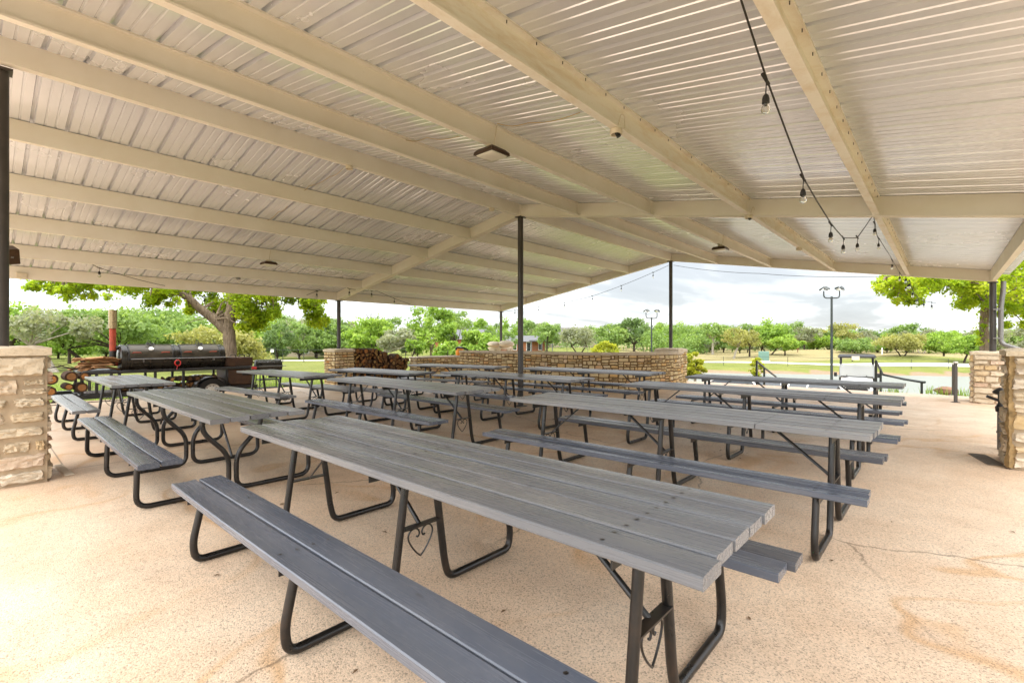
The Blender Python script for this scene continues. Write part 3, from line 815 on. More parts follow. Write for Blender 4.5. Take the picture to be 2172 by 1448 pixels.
make_table('picnic table closest to the right bend of the curved stone wall', -.55, 2.56, .97, [-.3, .98, 2.25], seed=8)
make_table('front left picnic table beside the trailer smoker deck', -4.25, -1.80, -6.0, [-4.36, -3.30, -2.18], seed=9, bench=(-4.5, -1.72), bmat='plank')
make_table('left row picnic table between the smoker wheel and the stone pier', -4.1, -1.5, -3.62, [-3.95, -2.85, -1.72], rz=R_(4), seed=10, bmat='plank')
make_table('left row picnic table in front of the firewood stack', -3.3, -.80, -2.05, [-3.05, -2.1, -1.1], rz=R_(6), seed=11, bmat='plank')
make_table('farthest left picnic table in front of the low stone wall', -3.75, -1.15, .42, [-3.4, -2.4, -1.45], rz=R_(12), seed=12, bmat='plank')

# ------------------------------------------------------------------ smoker trailer
def lathe_y(mb, prof, x, y, z, n=24, m=0): mb.lathe(prof, (x, y, z), 'y', n, m)
def smoker():
    t = thing('smoker_trailer', 'black double door barrel smoker on a trailer with red and steel chimney', 'smoker trailer', (-8.65, -4.1, 0))
    def L(p): return (p[0]+8.65, p[1]+4.1, p[2])
    def bx(mb, x0, x1, y0, y1, z0, z1, m=0, bev=.006): mb.box(L(((x0+x1)/2, (y0+y1)/2, (z0+z1)/2)), (abs(x1-x0), abs(y1-y0), abs(z1-z0)), m, bev=bev)
    # frame
    mb = MB()
    for x in (-8.13, -9.2):
        bx(mb, x-.035, x+.035, -6.02, -2.25, .58, .65); bx(mb, x-.04, x+.04, -6.05, -2.2, .02, .12)
        for y in (-5.98, -5.72, -5.3, -4.6, -4.0, -3.0, -2.3): bx(mb, x-.028, x+.028, y-.028, y+.028, .12, .58)
    for y in (-5.98, -5.3, -3.0, -2.3): bx(mb, -9.17, -8.17, y-.025, y+.025, .585, .645)
    for y in (-6.0, -4.6, -2.25): bx(mb, -9.17, -8.17, y-.03, y+.03, .03, .11)
    bx(mb, -9.16, -8.17, -5.95, -5.33, .645, .665)
    mb.build('frame', M['black'], t, smooth=0)
    mb = MB(); bx(mb, -9.16, -8.17, -5.9, -2.3, .121, .135); mb.build('deck', M['rustbrown'], t, smooth=0)
    mb = MB(); bx(mb, -8.2, -8.1, -7.6, -6.05, .06, .16); bx(mb, -9.24, -9.14, -7.6, -6.05, .06, .16); bx(mb, -9.2, -8.15, -7.3, -7.2, .06, .15)
    tg = mb.build('tongue', M['black'], t, smooth=0)
    mb = MB(); bx(mb, -8.097, -8.085, -6.62, -6.5, .065, .155, bev=0); mb.build('reflector', M['redlamp'], tg, smooth=0)
    # mesh side of the wood box
    mb = MB()
    for k in range(9): z = .15+k*.05; bx(mb, -8.125, -8.119, -5.95, -5.33, z, z+.006, bev=0)
    for k in range(13): y = -5.95+k*.05; bx(mb, -8.128, -8.1252, y, y+.006, .13, .58, bev=0)
    mb.build('mesh_side', M['greymetal'], t, smooth=0)
    # barrel
    X, Z, R = -8.62, .92, .335; Y0, Y1 = -5.22, -2.98
    mb = MB(); lathe_y(mb, [(.02, Y0-.05+4.1), (.20, Y0-.045+4.1), (R-.02, Y0-.012+4.1), (R, Y0+4.1), (R, Y1+4.1), (R-.02, Y1+.012+4.1), (.20, Y1+.045+4.1), (.02, Y1+.05+4.1)], X+8.65, 0, Z, 40)
    for y in (Y0+.03, (Y0+Y1)/2, Y1-.03): lathe_y(mb, [(R, y-.045+4.1), (R+.014, y-.04+4.1), (R+.014, y+.04+4.1), (R, y+.045+4.1)], X+8.65, 0, Z, 40)
    mb.build('barrel', M['blackgloss'], t, smooth=40)
    ym = (Y0+Y1)/2
    for (a, b) in ((Y0+.13, ym-.09), (ym+.09, Y1-.13)):
        mb = MB(); n = 10; rr = R+.016
        rows = []
        for k in range(n+1):
            th = R_(2)+R_(80)*k/n
            for rad in (rr, R-.01): rows.append([mb.vert(L((X+rad*math.cos(th), y, Z+rad*math.sin(th)))) for y in (a, b)])
        for k in range(n):
            o0, i0, o1, i1 = rows[2*k], rows[2*k+1], rows[2*k+2], rows[2*k+3]
            mb.face((o0[0], o0[1], o1[1], o1[0])); mb.face((o0[0], o1[0], i1[0], i0[0])); mb.face((o0[1], i0[1], i1[1], o1[1]))
        mb.face((rows[0][1], rows[0][0], rows[1][0], rows[1][1])); mb.face((rows[-2][0], rows[-2][1], rows[-1][1], rows[-1][0]))
        door = mb.build('lid', M['lidmetal'], t, smooth=30)
        mf = MB()
        for th in (2, 82): mf.tube([L((X+(rr+.004)*math.cos(R_(th)), y, Z+(rr+.004)*math.sin(R_(th)))) for y in (a, b)], .012, 6)
        for y in (a, b): mf.tube([L((X+(rr+.004)*math.cos(R_(2+8*k)), y, Z+(rr+.004)*math.sin(R_(2+8*k)))) for k in range(11)], .012, 6)
        mf.build('lid_frame', M['black'], door)
        def onb(th, y, off=.03): return L((X+(rr+off)*math.cos(th), y, Z+(rr+off)*math.sin(th)))
        for f in (.17, .83):
            y = a+(b-a)*f; mh = MB(); mh.tube([onb(R_(24), y-.085, -.005), onb(R_(24), y-.07, .035), onb(R_(24), y+.07, .035), onb(R_(24), y+.085, -.005)], .011, 8); mh.build('handle', M['rustred'], door)
        y = (a+b)/2
        mh = MB(); c = Vector(onb(R_(42), y, .02)); nrm = Vector((math.cos(R_(42)), 0, math.sin(R_(42)))); u = Vector((0, 1, 0)); w = nrm.cross(u)
        ring = [c+(u*math.cos(q*math.pi/6)+w*math.sin(q*math.pi/6))*.053 for q in range(12)]
        mh.face([mh.vert(p+nrm*.012) for p in ring]); a0 = len(mh.v); [mh.vert(p-nrm*.025) for p in ring]
        for q in range(12): mh.face((q, a0+q, a0+(q+1) % 12, (q+1) % 12))
        mh.build('thermometer', M['white'], door, smooth=30)
        mh = MB(); c = Vector(onb(R_(66), y, .045)); nrm = Vector((math.cos(R_(55)), 0, math.sin(R_(55)))); w = nrm.cross(u)
        mh.tube([c+(u*math.cos(q*math.pi/10)+w*math.sin(q*math.pi/10)*.7)*.085 for q in range(21)], .009, 8, cap=False)
        for q in range(4): mh.tube([c, c+(u*math.cos(q*math.pi/2+.4)+w*math.sin(q*math.pi/2+.4)*.7)*.085], .007, 6)
        mh.tube([c, c-nrm*.07], .012, 8); mh.build('hand_wheel', M['black'], door)
        mh = MB(); mh.tube(rounded([L((X-.05, y-.02, Z+R)), L((X-.05, y-.02, Z+R+.11)), L((X-.05, y+.05, Z+R+.11)), L((X-.05, y+.05, Z+R))], .04), .008, 6); mh.build('lifting_eye', M['black'], door)
    mb = MB(); bx(mb, X+R+.01, X+R+.17, Y0+.15, Y1+.1, .905, .925)
    for y in (Y0+.4, ym, Y1-.3): bx(mb, X+R-.03, X+R+.12, y-.012, y+.012, .84, .905)
    mb.build('shelf', M['greymetal'], t, smooth=0)
    mb = MB(); bx(mb, X-.25, X+.25, Y0+.35, Y0+.5, .62, .665); bx(mb, X-.25, X+.25, Y1-.5, Y1-.35, .62, .665); mb.build('cradle', M['black'], t, smooth=0)
    # chimney
    cx, cy = -8.6, -5.36
    mb = MB(); mb.lathe([(.062, .75), (.068, .76), (.068, 1.12), (.062, 1.12)], L((cx, cy, 0)), 'z', 20); ch = mb.build('chimney', M['black'], t)
    mb = MB(); mb.lathe([(.062, 1.12), (.068, 1.121), (.068, 1.69), (.062, 1.69)], L((cx, cy, 0)), 'z', 20); mb.build('red_pipe', M['rustred'], ch)
    mb = MB(); mb.lathe([(.07, 1.66), (.086, 1.67), (.086, 2.12), (.080, 2.12), (.080, 1.9)], L((cx, cy, 0)), 'z', 20); mb.build('steel_pipe', M['galv'], ch)
    mb = MB(); mb.tube([L((cx, cy, 1.19)), L((cx, Y0-.02, 1.19))], .05, 12); mb.tube([L((cx, cy, .80)), L((cx, Y0-.02, .80))], .06, 12, m=1); mb.build('flue_joint', [M['black'], M['rustred']], ch)
    # firebox and doors
    mb = MB(); bx(mb, -9.05, -8.17, -2.97, -2.30, .655, .90, bev=.008); fb = mb.build('firebox', M['rustbrown'], t, smooth=0)
    mb = MB()
    for y in (-2.85, -2.62, -2.48): mb.tube(rounded([L((-8.3, y, .90)), L((-8.3, y, .97)), L((-8.3, y+.14, .98)), L((-8.3, y+.14, .90))], .04), .009, 6)
    mb.build('handle', M['black'], fb)
    mb = MB(); bx(mb, -8.155, -8.12, -2.95, -2.34, .15, .56, bev=.006); bx(mb, -9.1, -8.156, -2.95, -2.34, .137, .57, bev=.006); mb.build('side_panel', M['rustbrown'], t, smooth=0)
    # wheel and fender
    for x in (-8.10, -9.22):
        sg = 1 if x > -8.6 else -1
        hub = L((x, -3.37, .03))
        prof = [(.19, -.10), (.25, -.105), (.32, -.10), (.338, -.075), (.342, -.03), (.342, .03), (.338, .075), (.32, .10), (.25, .105), (.19, .10), (.185, 0)]
        mb = MB(); mb.lathe(prof+[prof[0]], hub, 'x', 36); ty = mb.build('tyre', M['tyre'], t, smooth=40)
        mb = MB(); o = .06*sg
        mb.lathe([(.02, o+.035*sg), (.055, o+.035*sg), (.06, o-.0*sg), (.12, o-.012*sg), (.15, o-.03*sg), (.185, o+.03*sg), (.2, o+.04*sg), (.2, o-.1*sg)], hub, 'x', 32)
        rim = mb.build('rim', M['rim'], ty, smooth=30)
        mb = MB()
        for k in range(10):
            a = 2*math.pi*k/10; mb.lathe([(.001, 0), (.014, 0), (.014, .004*sg)], (hub[0]+o-.016*sg, hub[1]+.135*math.cos(a), hub[2]+.135*math.sin(a)), 'x', 8)
        mb.build('rim_hole', M['black'], rim, smooth=0)
        mb = MB(); n = 14; rows = []
        for k in range(n+1):
            th = math.pi*(.02+.96*k/n)
            rows.append([mb.vert((hub[0]+dx, hub[1]+.42*math.cos(th)*1.12, hub[2]+.40*math.sin(th)-.02+dz)) for dx, dz in ((-.13, 0), (.13, 0), (.13, -.012), (-.13, -.012))])
        for p, q in zip(rows, rows[1:]):
            for k in range(4): mb.face((p[k], p[(k+1) % 4], q[(k+1) % 4], q[k]))
        mb.face(rows[0]); mb.face(rows[-1][::-1]); mb.build('fender', M['blackgloss'], t, smooth=40)
    mb = MB(); mb.tube([L((-8.1, -3.39, .043)), L((-9.2, -3.39, .043))], .03, 10); mb.build('axle', M['black'], t)
    # red hook and tail marks
    mb = MB(); c = L((-8.10, -4.13, .80)); mb.tube([(c[0], c[1]+.062*math.cos(a*math.pi/10), c[2]+.072*math.sin(a*math.pi/10)) for a in range(21)], .014, 8, cap=False); mb.tube([(c[0], c[1], c[2]-.07), (c[0], c[1]-.03, c[2]-.18)], .008, 6); mb.build('hook', M['redlamp'], t)
    mb = MB(); bx(mb, -8.1, -8.085, -2.36, -2.22, .56, .63, bev=.006); mb.build('tail_lamp', M['redlamp'], t)
    mb = MB(); bx(mb, -8.118, -8.08, -2.98, -2.86, -.20, .02, bev=.006); mb.build('mud_flap', M['tyre'], t)
    return t
smoker()
# small grill on legs behind the trailer
g = thing('small_grill', 'small dark barrel grill on a stand at the tail of the smoker trailer', 'grill', (-8.5, -1.75, -.28))
mb = MB(); mb.lathe([(.02, -.36), (.16, -.355), (.19, -.34), (.19, .34), (.16, .355), (.02, .36)], (0, 0, .90), 'y', 24); mb.build('barrel', M['blackgloss'], g, smooth=40)
mb = MB(); mb.box((.26, 0, .90), (.12, .80, .015)); mb.tube([(.20, -.1, 1.02), (.24, -.1, 1.03), (.24, .1, 1.03), (.20, .1, 1.02)], .01, 6); mb.build('shelf', M['greymetal'], g)
for x in (-.14, .14):
    for y in (-.28, .28):
        mb = MB(); mb.tube([(x, y, .78), (x*1.25, y*1.1, 0)], .016, 8); mb.build('leg', M['black'], g)
mb = MB()
for z in (.25, .5):
    for x in (-.165, .165): mb.tube([(x, -.3, z), (x, .3, z)], .01, 6)
    mb.box((0, 0, z-.012), (.34, .6, .01))
mb.build('rack', M['black'], g)

# ------------------------------------------------------------------ logs
def log_mesh(kind, seed):
    r = random.Random(seed); mb = MB(); Ln = .46; n = 12
    if kind == 'round': sec = [(math.cos(2*math.pi*k/n)*(1+r.uniform(-.08, .08)), math.sin(2*math.pi*k/n)*(1+r.uniform(-.08, .08))) for k in range(n)]
    elif kind == 'half': sec = [(math.cos(math.pi*k/(n-1))*(1+r.uniform(-.06, .06)), math.sin(math.pi*k/(n-1))*(1+r.uniform(-.06, .06))-.4) for k in range(n)]
    else:
        a = R_(r.uniform(70, 100)); sec = [(-.15, -.7)]+[(math.sin(-a/2+a*k/(n-2))*1.3, math.cos(-a/2+a*k/(n-2))*1.3-.6) for k in range(n-1)][::-1]
    A = [mb.vert((Ln/2+r.uniform(-.01, .01), p[0], p[1])) for p in sec]; B = [mb.vert((-Ln/2, p[0]*1.04, p[1]*1.04)) for p in sec]
    gx, gy = sum(p[0] for p in sec)/n, sum(p[1] for p in sec)/n; kk = .70 if kind == 'round' else .93
    I = [mb.vert((Ln/2-.004+r.uniform(-.006, .006), gx+(p[0]-gx)*kk, gy+(p[1]-gy)*kk)) for p in sec]
    c = mb.vert((Ln/2+.002, gx, gy))
    for k in range(n):
        mb.face((A[k], B[k], B[(k+1) % n], A[(k+1) % n]), 1); mb.face((A[(k+1) % n], I[(k+1) % n], I[k], A[k]), 1); mb.face((I[(k+1) % n], c, I[k]), 0)
    mb.face(B, 1)
    me_o = mb.build('firewood_log', [M['logend'], M['logbark']], smooth=30)
    me = me_o.data; me.flip_normals() if False else None
    bpy.data.objects.remove(me_o); return me
LOGS = [log_mesh(k, i) for i, k in enumerate(('round', 'half', 'wedge', 'round', 'wedge', 'half', 'wedge', 'round'))]
def put_log(x, y, z, rad, mesh, rx, rz, label, group, length=1.0):
    o = bpy.data.objects.new('firewood_log', mesh); COL.objects.link(o)
    o.location = (x, y, z); o.scale = (length, rad, rad); o.rotation_euler = (rx, 0, rz); return tag(o, label, 'firewood', group)
r = random.Random(21); row = 0; z = .03
while z < 1.12:
    y = .42+(row % 2)*.06+r.uniform(0, .03)
    while y < 2.42:
        rad = r.uniform(.055, .088); top = 1.12-.36*max(0, (y-.9)/1.5)+.05*math.sin(y*7)
        if z+.02 < top:
            put_log(-7.5+r.uniform(-.05, .06), y, z+rad+r.uniform(-.012, .012)-.04, rad*1.12, r.choice(LOGS), r.uniform(0, 6.28), r.uniform(-.12, .12), 'split firewood log in the tall stack beside the stone pier', 'firewood stacked by the stone pier')
        y += rad*1.75
    z += .108; row += 1
for y, z, rad in ((-6.48, .51, .135), (-6.16, .56, .13), (-5.93, .55, .10), (-6.5, .24, .125), (-6.2, .33, .09), (-5.98, .30, .125), (-6.72, .40, .12), (-6.75, .26, .09), (-6.62, -.10, .12), (-6.36, -.10, .12), (-6.1, -.13, .10), (-6.86, -.12, .11)):
    put_log(-8.25, y-.02, z, rad*.86, LOGS[(int(abs(y)*50)) % 2*3], y*9, .05, 'thick round log piled on the trailer tongue at left', 'round logs on the trailer tongue')
r = random.Random(5)
for k in range(26):
    put_log(-8.45+r.uniform(-.05, .05), -5.25+(k % 13)*.17+r.uniform(-.03, .03), .20+(k//13)*.15+r.uniform(0, .03), r.uniform(.06, .085), r.choice(LOGS), r.uniform(0, 6), r.uniform(-.3, .3), 'firewood log stored under the smoker barrel', 'logs inside the trailer frame')
for k in range(11):
    mb = MB(); rr = random.Random(k+50); n = 6; Ln = rr.uniform(.5, .95); W = rr.uniform(.12, .25); top = []; bot = []
    for i in range(n+1):
        x = -Ln/2+Ln*i/n; arch = .03*math.sin(math.pi*i/n)+rr.uniform(-.012, .012); w = W*(.55+.45*math.sin(math.pi*(i+.6)/(n+1.2)))+rr.uniform(-.015, .015)
        top.append([mb.vert((x, s*w/2, arch+.028*(1-abs(s))+rr.uniform(-.006, .006))) for s in (-1, -.4, .4, 1)]); bot.append([mb.vert((x, s*w/2, arch-.022+.028*(1-abs(s)))) for s in (-1, -.4, .4, 1)])
    for i in range(n):
        for q in range(3): mb.face((top[i][q], top[i+1][q], top[i+1][q+1], top[i][q+1])[::-1]); mb.face((bot[i][q], bot[i+1][q], bot[i+1][q+1], bot[i][q+1]))
        mb.face((top[i][0], top[i+1][0], bot[i+1][0], bot[i][0])); mb.face((top[i][3], top[i+1][3], bot[i+1][3], bot[i][3])[::-1])
    mb.face([top[0][0], top[0][1], top[0][2], top[0][3], bot[0][3], bot[0][2], bot[0][1], bot[0][0]]); mb.face([top[n][0], top[n][1], top[n][2], top[n][3], bot[n][3], bot[n][2], bot[n][1], bot[n][0]][::-1])
    o = mb.build('bark_slab', M['barkslab'], smooth=40); o.location = (-8.45+rr.uniform(-.25, .2), -5.68+rr.uniform(-.16, .22),   .69+k*.024); o.rotation_euler = (rr.uniform(-.4, .4), rr.uniform(-.2, .2), R_(90)+rr.uniform(-.9, .9))
    tag(o, 'brown bark slab heaped on the front deck of the smoker trailer', 'bark slab', 'bark slabs on the trailer deck')
mb = MB(); r = random.Random(8)
for k in range(6):
    a = Vector((-8.5, -6.0, .70)); b = a+Vector((r.uniform(-.2, .2), -r.uniform(.35, .75), r.uniform(0, .22))); mid = (a+b)/2+Vector((0, 0, r.uniform(-.05, .08))); mb.tube([a, mid, b], [.010, .008, .004], 6)
    mb.tube([mid, mid+Vector((0, -.18, r.uniform(-.02, .14)))], [.006, .003], 5)
tag(mb.build('twig_bundle', M['barkdark']), 'bundle of bare twigs sticking out left of the bark slabs', 'twigs')
mb = MB(); p = at(95, 12.0); mb.tube([(0, 0, 0), (0, 0, .78)], .006, 6); mb.box((.06*RT[0]+0, .085, .71), (.012, .17, .13), 1)
o = mb.build('marker_flag', [M['greymetal'], M['yellow']], smooth=0, loc=(p[0], p[1], height(p[0], p[1]))); tag(o, 'small yellow marker flag on a thin wire in the grass', 'marker flag')
mb = MB(); pts = [(-7.2, -6.9), (-7.35, -6.6), (-7.3, -6.3), (-7.45, -5.9), (-7.35, -5.3)]
mb.tube([(x, y, .012) for x, y in pts], .009, 6); tag(mb.build('cable', M['cord']), 'black cable lying on the slab by the trailer tongue', 'cable')

# ------------------------------------------------------------------ ceiling fixtures
def flood(px, py, x, label, seed=0, lens_down=True):
    """square wall-pack lamp hung below a purlin"""
    D = (x-CAM[0])/(ray(px, py)[0]); p = CAM+ray(px, py)*D
    zb = ztop(x)-DEP
    t = thing('ceiling_lamp', label, 'ceiling lamp', (x, p[1], zb), 0, 'brown square lamps under the purlins')
    mb = MB(); mb.box((0, 0, -.02), (.09, .09, .04), bev=.005); mb.build('mount_box', M['cream'], t)
    mb = MB(); P = []
    for w, z in ((.105, -.042), (.135, -.075), (.14, -.105)): P.append([mb.vert((sx*w, sy*w, z)) for sx, sy in ((-1, -1), (1, -1), (1, 1), (-1, 1))])
    mb.face(P[0])
    for a, b in zip(P, P[1:]):
        for k in range(4): mb.face((a[k], b[k], b[(k+1) % 4], a[(k+1) % 4]))
    mb.face(P[-1][::-1]); mb.build('housing', M['bronze'], t, smooth=0)
    mb = MB(); P = []
    for w, z in ((.118, -.106), (.105, -.122), (.05, -.131)): P.append([mb.vert((sx*w, sy*w, z)) for sx, sy in ((-1, -1), (1, -1), (1, 1), (-1, 1))])
    for a, b in zip(P, P[1:]):
        for k in range(4): mb.face((a[k], b[k], b[(k+1) % 4], a[(k+1) % 4]))
    mb.face(P[-1][::-1]); mb.face(P[0]); mb.build('lens', M['lens'], t, smooth=60)
    mb = MB(); mb.tube(rounded([(.03, 0, 0), (.055, .0, .10), (.06, .02, .22)], .05), .006, 6); mb.build('cable', M['cream'], t)
    return t
flood(1043, 322, 2.96, 'brown square ceiling lamp hanging near the picture centre, white cable above')
flood(570, 500, -4.6, 'brown square ceiling lamp on the left slope with a pale lens')
flood(1528, 526, 2.96, 'brown square ceiling lamp in the far bay beyond the main frame')
def at_x(px, py, x):
    D = (x-CAM[0])/(ray(px, py)[0]); return CAM+ray(px, py)*D
def junction(px, py, x, label, kind=0):
    p = at_x(px, py, x); zb = ztop(x)-DEP
    t = thing('socket_box', label, 'junction box', (x, p[1], zb), 0, 'small boxes under the purlins')
    mb = MB(); mb.lathe([(.02, 0), (.052, -.004), (.055, -.035), (.048, -.05), (.045, -.05), (.042, -.02)], (0, 0, 0), 'z', 16); mb.build('box', M['cream'] if kind != 2 else M['greymetal'], t)
    if kind == 0:
        mb = MB(); mb.tube([(0, 0, -.02), (.02, .01, -.07)], .02, 8); mb.build('socket', M['black'], t)
        mb = MB(); mb.tube(rounded([(.03, -.02, 0), (.06, -.03, .10), (.07, .02, .10), (.06, .04, 0)], .04), .004, 6); mb.build('cable', M['cream'], t)
    return t
junction(1307, 283, 4.46, 'open socket box under the purlin right of the brown lamp')
junction(741, 357, -.0, 'round white detector under the ridge beam', 1)
junction(1043, 442, 0, 'small round box under the ridge beam near the centre post', 1)
junction(505, 545, -6.12, 'tiny dark round box on the lower left slope', 2)
junction(1588, 463, 4.46, 'small socket box hanging at the main frame purlin joint')
junction(1695, 537, 4.46, 'small box below the second outermost right purlin in the far bay', 1)
# speaker on near left
t = thing('speaker_box', 'brown box speaker angled below the ceiling at the left edge', 'speaker', (-5.7, -6.9, 2.62), R_(20))
p = at(15, 8.0); t.location = (p[0], p[1], zat(541, 8.0)); t.scale = (.72, .72, .72)
mb = MB(); mb.box((0, 0, 0), (.30, .34, .36), rot=Matrix.Rotation(R_(22), 4, 'Y') @ Matrix.Rotation(R_(12), 4, 'X'), bev=.01); mb.build('cabinet', M['bronze'], t)
mb = MB(); mb.tube([(-.05, 0, .1), (-.1, 0, .5)], .012, 6); mb.build('bracket', M['bronze'], t)
mb = MB(); mb.box((.155, .03, -.06), (.004, .05, .035), rot=Matrix.Rotation(R_(22), 4, 'Y')); mb.build('badge', M['greymetal'], t)
mb = MB(); p = at_x(46, 584, EL+.055); mb.box((0, 0, 0), (.05, .16, .11), bev=.01); o = mb.build('cover_box', M['cream'], loc=(EL+.075, p[1], p[2])); tag(o, 'cream electrical cover box on the left eave beam', 'junction box')
def wire(label, pts, mat='wire', r=.004):
    mb = MB(); P = []
    for a, b in zip(pts, pts[1:]):
        a, b = Vector(a), Vector(b)
        for k in range(6): q = a.lerp(b, k/6); q.z -= .03*math.sin(math.pi*k/6); P.append(q)
    P.append(Vector(pts[-1])); mb.tube(P, r, 5); return tag(mb.build('ceiling_wire', M[mat]), label, 'wire')
def undersheet(px, py):
    best = None
    for k in range(1, 1200):
        p = CAM+ray(px, py)*(.5+k*.02)
        if p[2] > ztop(p[0])-.02: return (p[0], p[1], ztop(p[0])-.015)
    return tuple(p)
wire('loose tan wire along the ribs above the brown centre lamp', [undersheet(860, 297), undersheet(905, 293), undersheet(975, 290)])
wire('tan wire crossing the roof ribs right of the ceiling centre', [undersheet(1055, 262), undersheet(1120, 262), undersheet(1230, 240)])
wire('pair of tan wires drooping down the left slope from the white detector', [undersheet(728, 358), undersheet(700, 375), undersheet(655, 395), undersheet(640, 404)])
wire('thin tan wire down the lower left slope above the square lamp', [undersheet(610, 438), undersheet(590, 450), undersheet(566, 468)])
# ------------------------------------------------------------------ string lights
SOCK = None
def string_lights(label, pts, bulbs, sag=.12, r=.006, drop=.07, size=1.0):
    """pts: support points; bulbs: list of fractions 0..1 along the run, or a count"""
    t = thing('string_lights', label, 'string lights', pts[0], 0, 'bulb strings hung under the pavilion')
    o0 = Vector(pts[0]); P = []
    for a, b in zip(pts, pts[1:]):
        a, b = Vector(a)-o0, Vector(b)-o0; L = (b-a).length
        for k in range(14): f = k/14; q = a.lerp(b, f); q.z -= sag*L*.18*4*f*(1-f)*.5; P.append(q)
    P.append(Vector(pts[-1])-o0)
    mb = MB(); mb.tube(P, r, 6); mb.build('cable', M['cord'], t)
    cum = [0]
    for a, b in zip(P, P[1:]): cum.append(cum[-1]+(b-a).length)
    if isinstance(bulbs, dict):
        fr = []
        for yv in bulbs['y']:
            k = min(range(len(P)-1), key=lambda q: abs((P[q].y+P[q+1].y)/2+o0.y-yv)); fr.append((cum[k]+cum[k+1])/2/cum[-1])
    else: fr = bulbs if isinstance(bulbs, (list, tuple)) else [(k+.5)/bulbs for k in range(bulbs)]
    for f in fr:
        u = f*cum[-1]; i = 0
        while i < len(P)-2 and cum[i+1] < u: i += 1
        q = P[i].lerp(P[i+1], (u-cum[i])/max(1e-6, cum[i+1]-cum[i])); s = size
        mb = MB(); mb.tube([(q.x, q.y, q.z), (q.x-.004, q.y, q.z-drop)], .0045*s, 6)
        mb.tube([(q.x-.01, q.y-.035, q.z+.012), (q.x, q.y+.035, q.z-.012)], .011*s, 8)
        c = (q.x-.004, q.y, q.z-drop)
        mb.lathe([(.006*s, 0), (.017*s, -.012*s), (.023*s, -.035*s), (.024*s, -.062*s), (.018*s, -.064*s)], c, 'z', 12)
        so = mb.build('socket', M['cord'], t, smooth=50)
        mb = MB(); mb.lathe([(.013*s, -.060*s), (.015*s, -.068*s), (.027*s, -.090*s), (.030*s, -.104*s), (.025*s, -.120*s), (.012*s, -.130*s), (.001, -.132*s)], c, 'z', 14)
        mb.build('bulb', M['bulb'], so, smooth=80)
    return t
string_lights('nearest bulb string dropping from the top edge toward the main frame at right', [(5.95, -6.4, 3.12), (5.944, -5.475, 2.75), (5.94, -5.06, 2.585), (5.90, -4.02, 2.385), (5.84, -2.65, 2.37), (5.80, -1.65, 2.41), (5.82, -.75, 2.55), (5.89, -.03, 2.915)], {'y': [-5.06, -4.02, -2.65, -1.65, -.75]}, sag=.04, r=.005, size=.72)
string_lights('bulb string running on behind the main frame along the outermost right purlin', [(5.91, .02, 2.915), (5.90, .5, 2.78), (5.92, 2.4, 2.74), (5.93, 4.6, 2.70), (5.95, 6.3, 2.64), (5.95, 7.36, 2.80)], [.02, .1, .38, .62, .85, .96], sag=.03, r=.0045, size=.7)
string_lights('bulb string sagging across the far gable left of the ridge post', [(-.05, 7.5, 3.85), (-3.2, 7.6, 3.0), (-7.45, 7.5, 2.64)], 6, sag=.18, size=.9)
string_lights('bulb string sagging across the far gable right of the ridge post', [(.06, 7.5, 3.82), (2.6, 7.6, 3.32), (5.9, 7.5, 2.95)], [.999], sag=.22)
string_lights('bulb string swagging below the left eave beam in the near bay', [at_x(160, 535, -6.1), at_x(205, 566, -6.7), at_x(350, 606, -7.5)], [.34], sag=.2)
string_lights('bulb string looping under the left eave before the big oak', [at_x(395, 622, -7.7), at_x(520, 640, -7.7), at_x(590, 647, -7.7), at_x(715, 600, -7.3)], [.10, .45, .70, .84], sag=.12)
string_lights('bulb string rising over the main rafter end and along the left eave', [at_x(725, 590, -6.2), at_x(738, 612, -6.3), at_x(800, 617, -6.9), at_x(870, 645, -7.5)], [.12, .42, .75], sag=.12)
string_lights('bulb string hanging outside the right end of the far gable by the tree', [(5.96, 7.5, 2.82), (6.0, 8.6, 2.62), (6.1, 9.8, 2.5), (6.4, 11.2, 2.48)], [.0, .22, .45, .7, .9], sag=.1)

# ------------------------------------------------------------------ drains, pipes, downspout
def drain(label, a, b, w, mt='drain'):
    a, b = Vector(a), Vector(b); d = (b-a); L = d.length; ang = math.atan2(d.y, d.x); c = (a+b)/2
    t = thing('floor_drain', label, 'floor drain', (c.x, c.y, 0), ang)
    mb = MB(); mb.box((0, 0, .003), (L, w, .006)); mb.build('frame', M[mt], t, smooth=0)
    mb = MB(); n = max(6, int(L/.035))
    for k in range(n): mb.box((-L/2+L*(k+.5)/n, 0, .008), (L/n*.55, w*.82, .005))
    mb.build('grate', M[mt], t, smooth=0)
drain('narrow floor drain beside the left limestone pier', (-.62, -6.99, 0), (.0, -6.95, 0), .075, 'capstone')
drain('dark floor drain at the foot of the right limestone pier', (6.86, .42, 0), (7.0, -.16, 0), .16)
t = thing('stand_pipe', 'dark iron standpipe with a capped valve behind the right near pier', 'standpipe', (7.10, .98, 0))
mb = MB(); mb.tube([(0, 0, 0), (0, 0, .46)], .036, 14); mb.lathe([(.036, .2), (.045, .205), (.045, .225), (.036, .23)], (0, 0, 0), 'z', 14); mb.build('pipe', M['greymetal'], t)
mb = MB(); mb.lathe([(.02, .46), (.05, .47), (.055, .53), (.03, .57), (.03, .68), (.075, .70), (.08, .72), (.05, .75), (.02, .77)], (0, 0, 0), 'z', 18); mb.tube([(0, 0, .6), (-.13, -.02, .66)], .018, 8); mb.build('valve', M['black'], t)
t = thing('downspout', 'grey corrugated downspout bending outward above the far right pier', 'downspout', (7.38, 7.36, 0))
mb = MB(); P = rounded([(.16, .02, 2.66), (.16, .02, 2.5), (.12, .0, 2.1), (.12, .0, 1.30), (.30, -.05, 1.22), (.55, -.1, 1.12)], .12)
mb.tube(P, .045, 10)
mb.build('pipe', M['greymetal'], t, smooth=50)
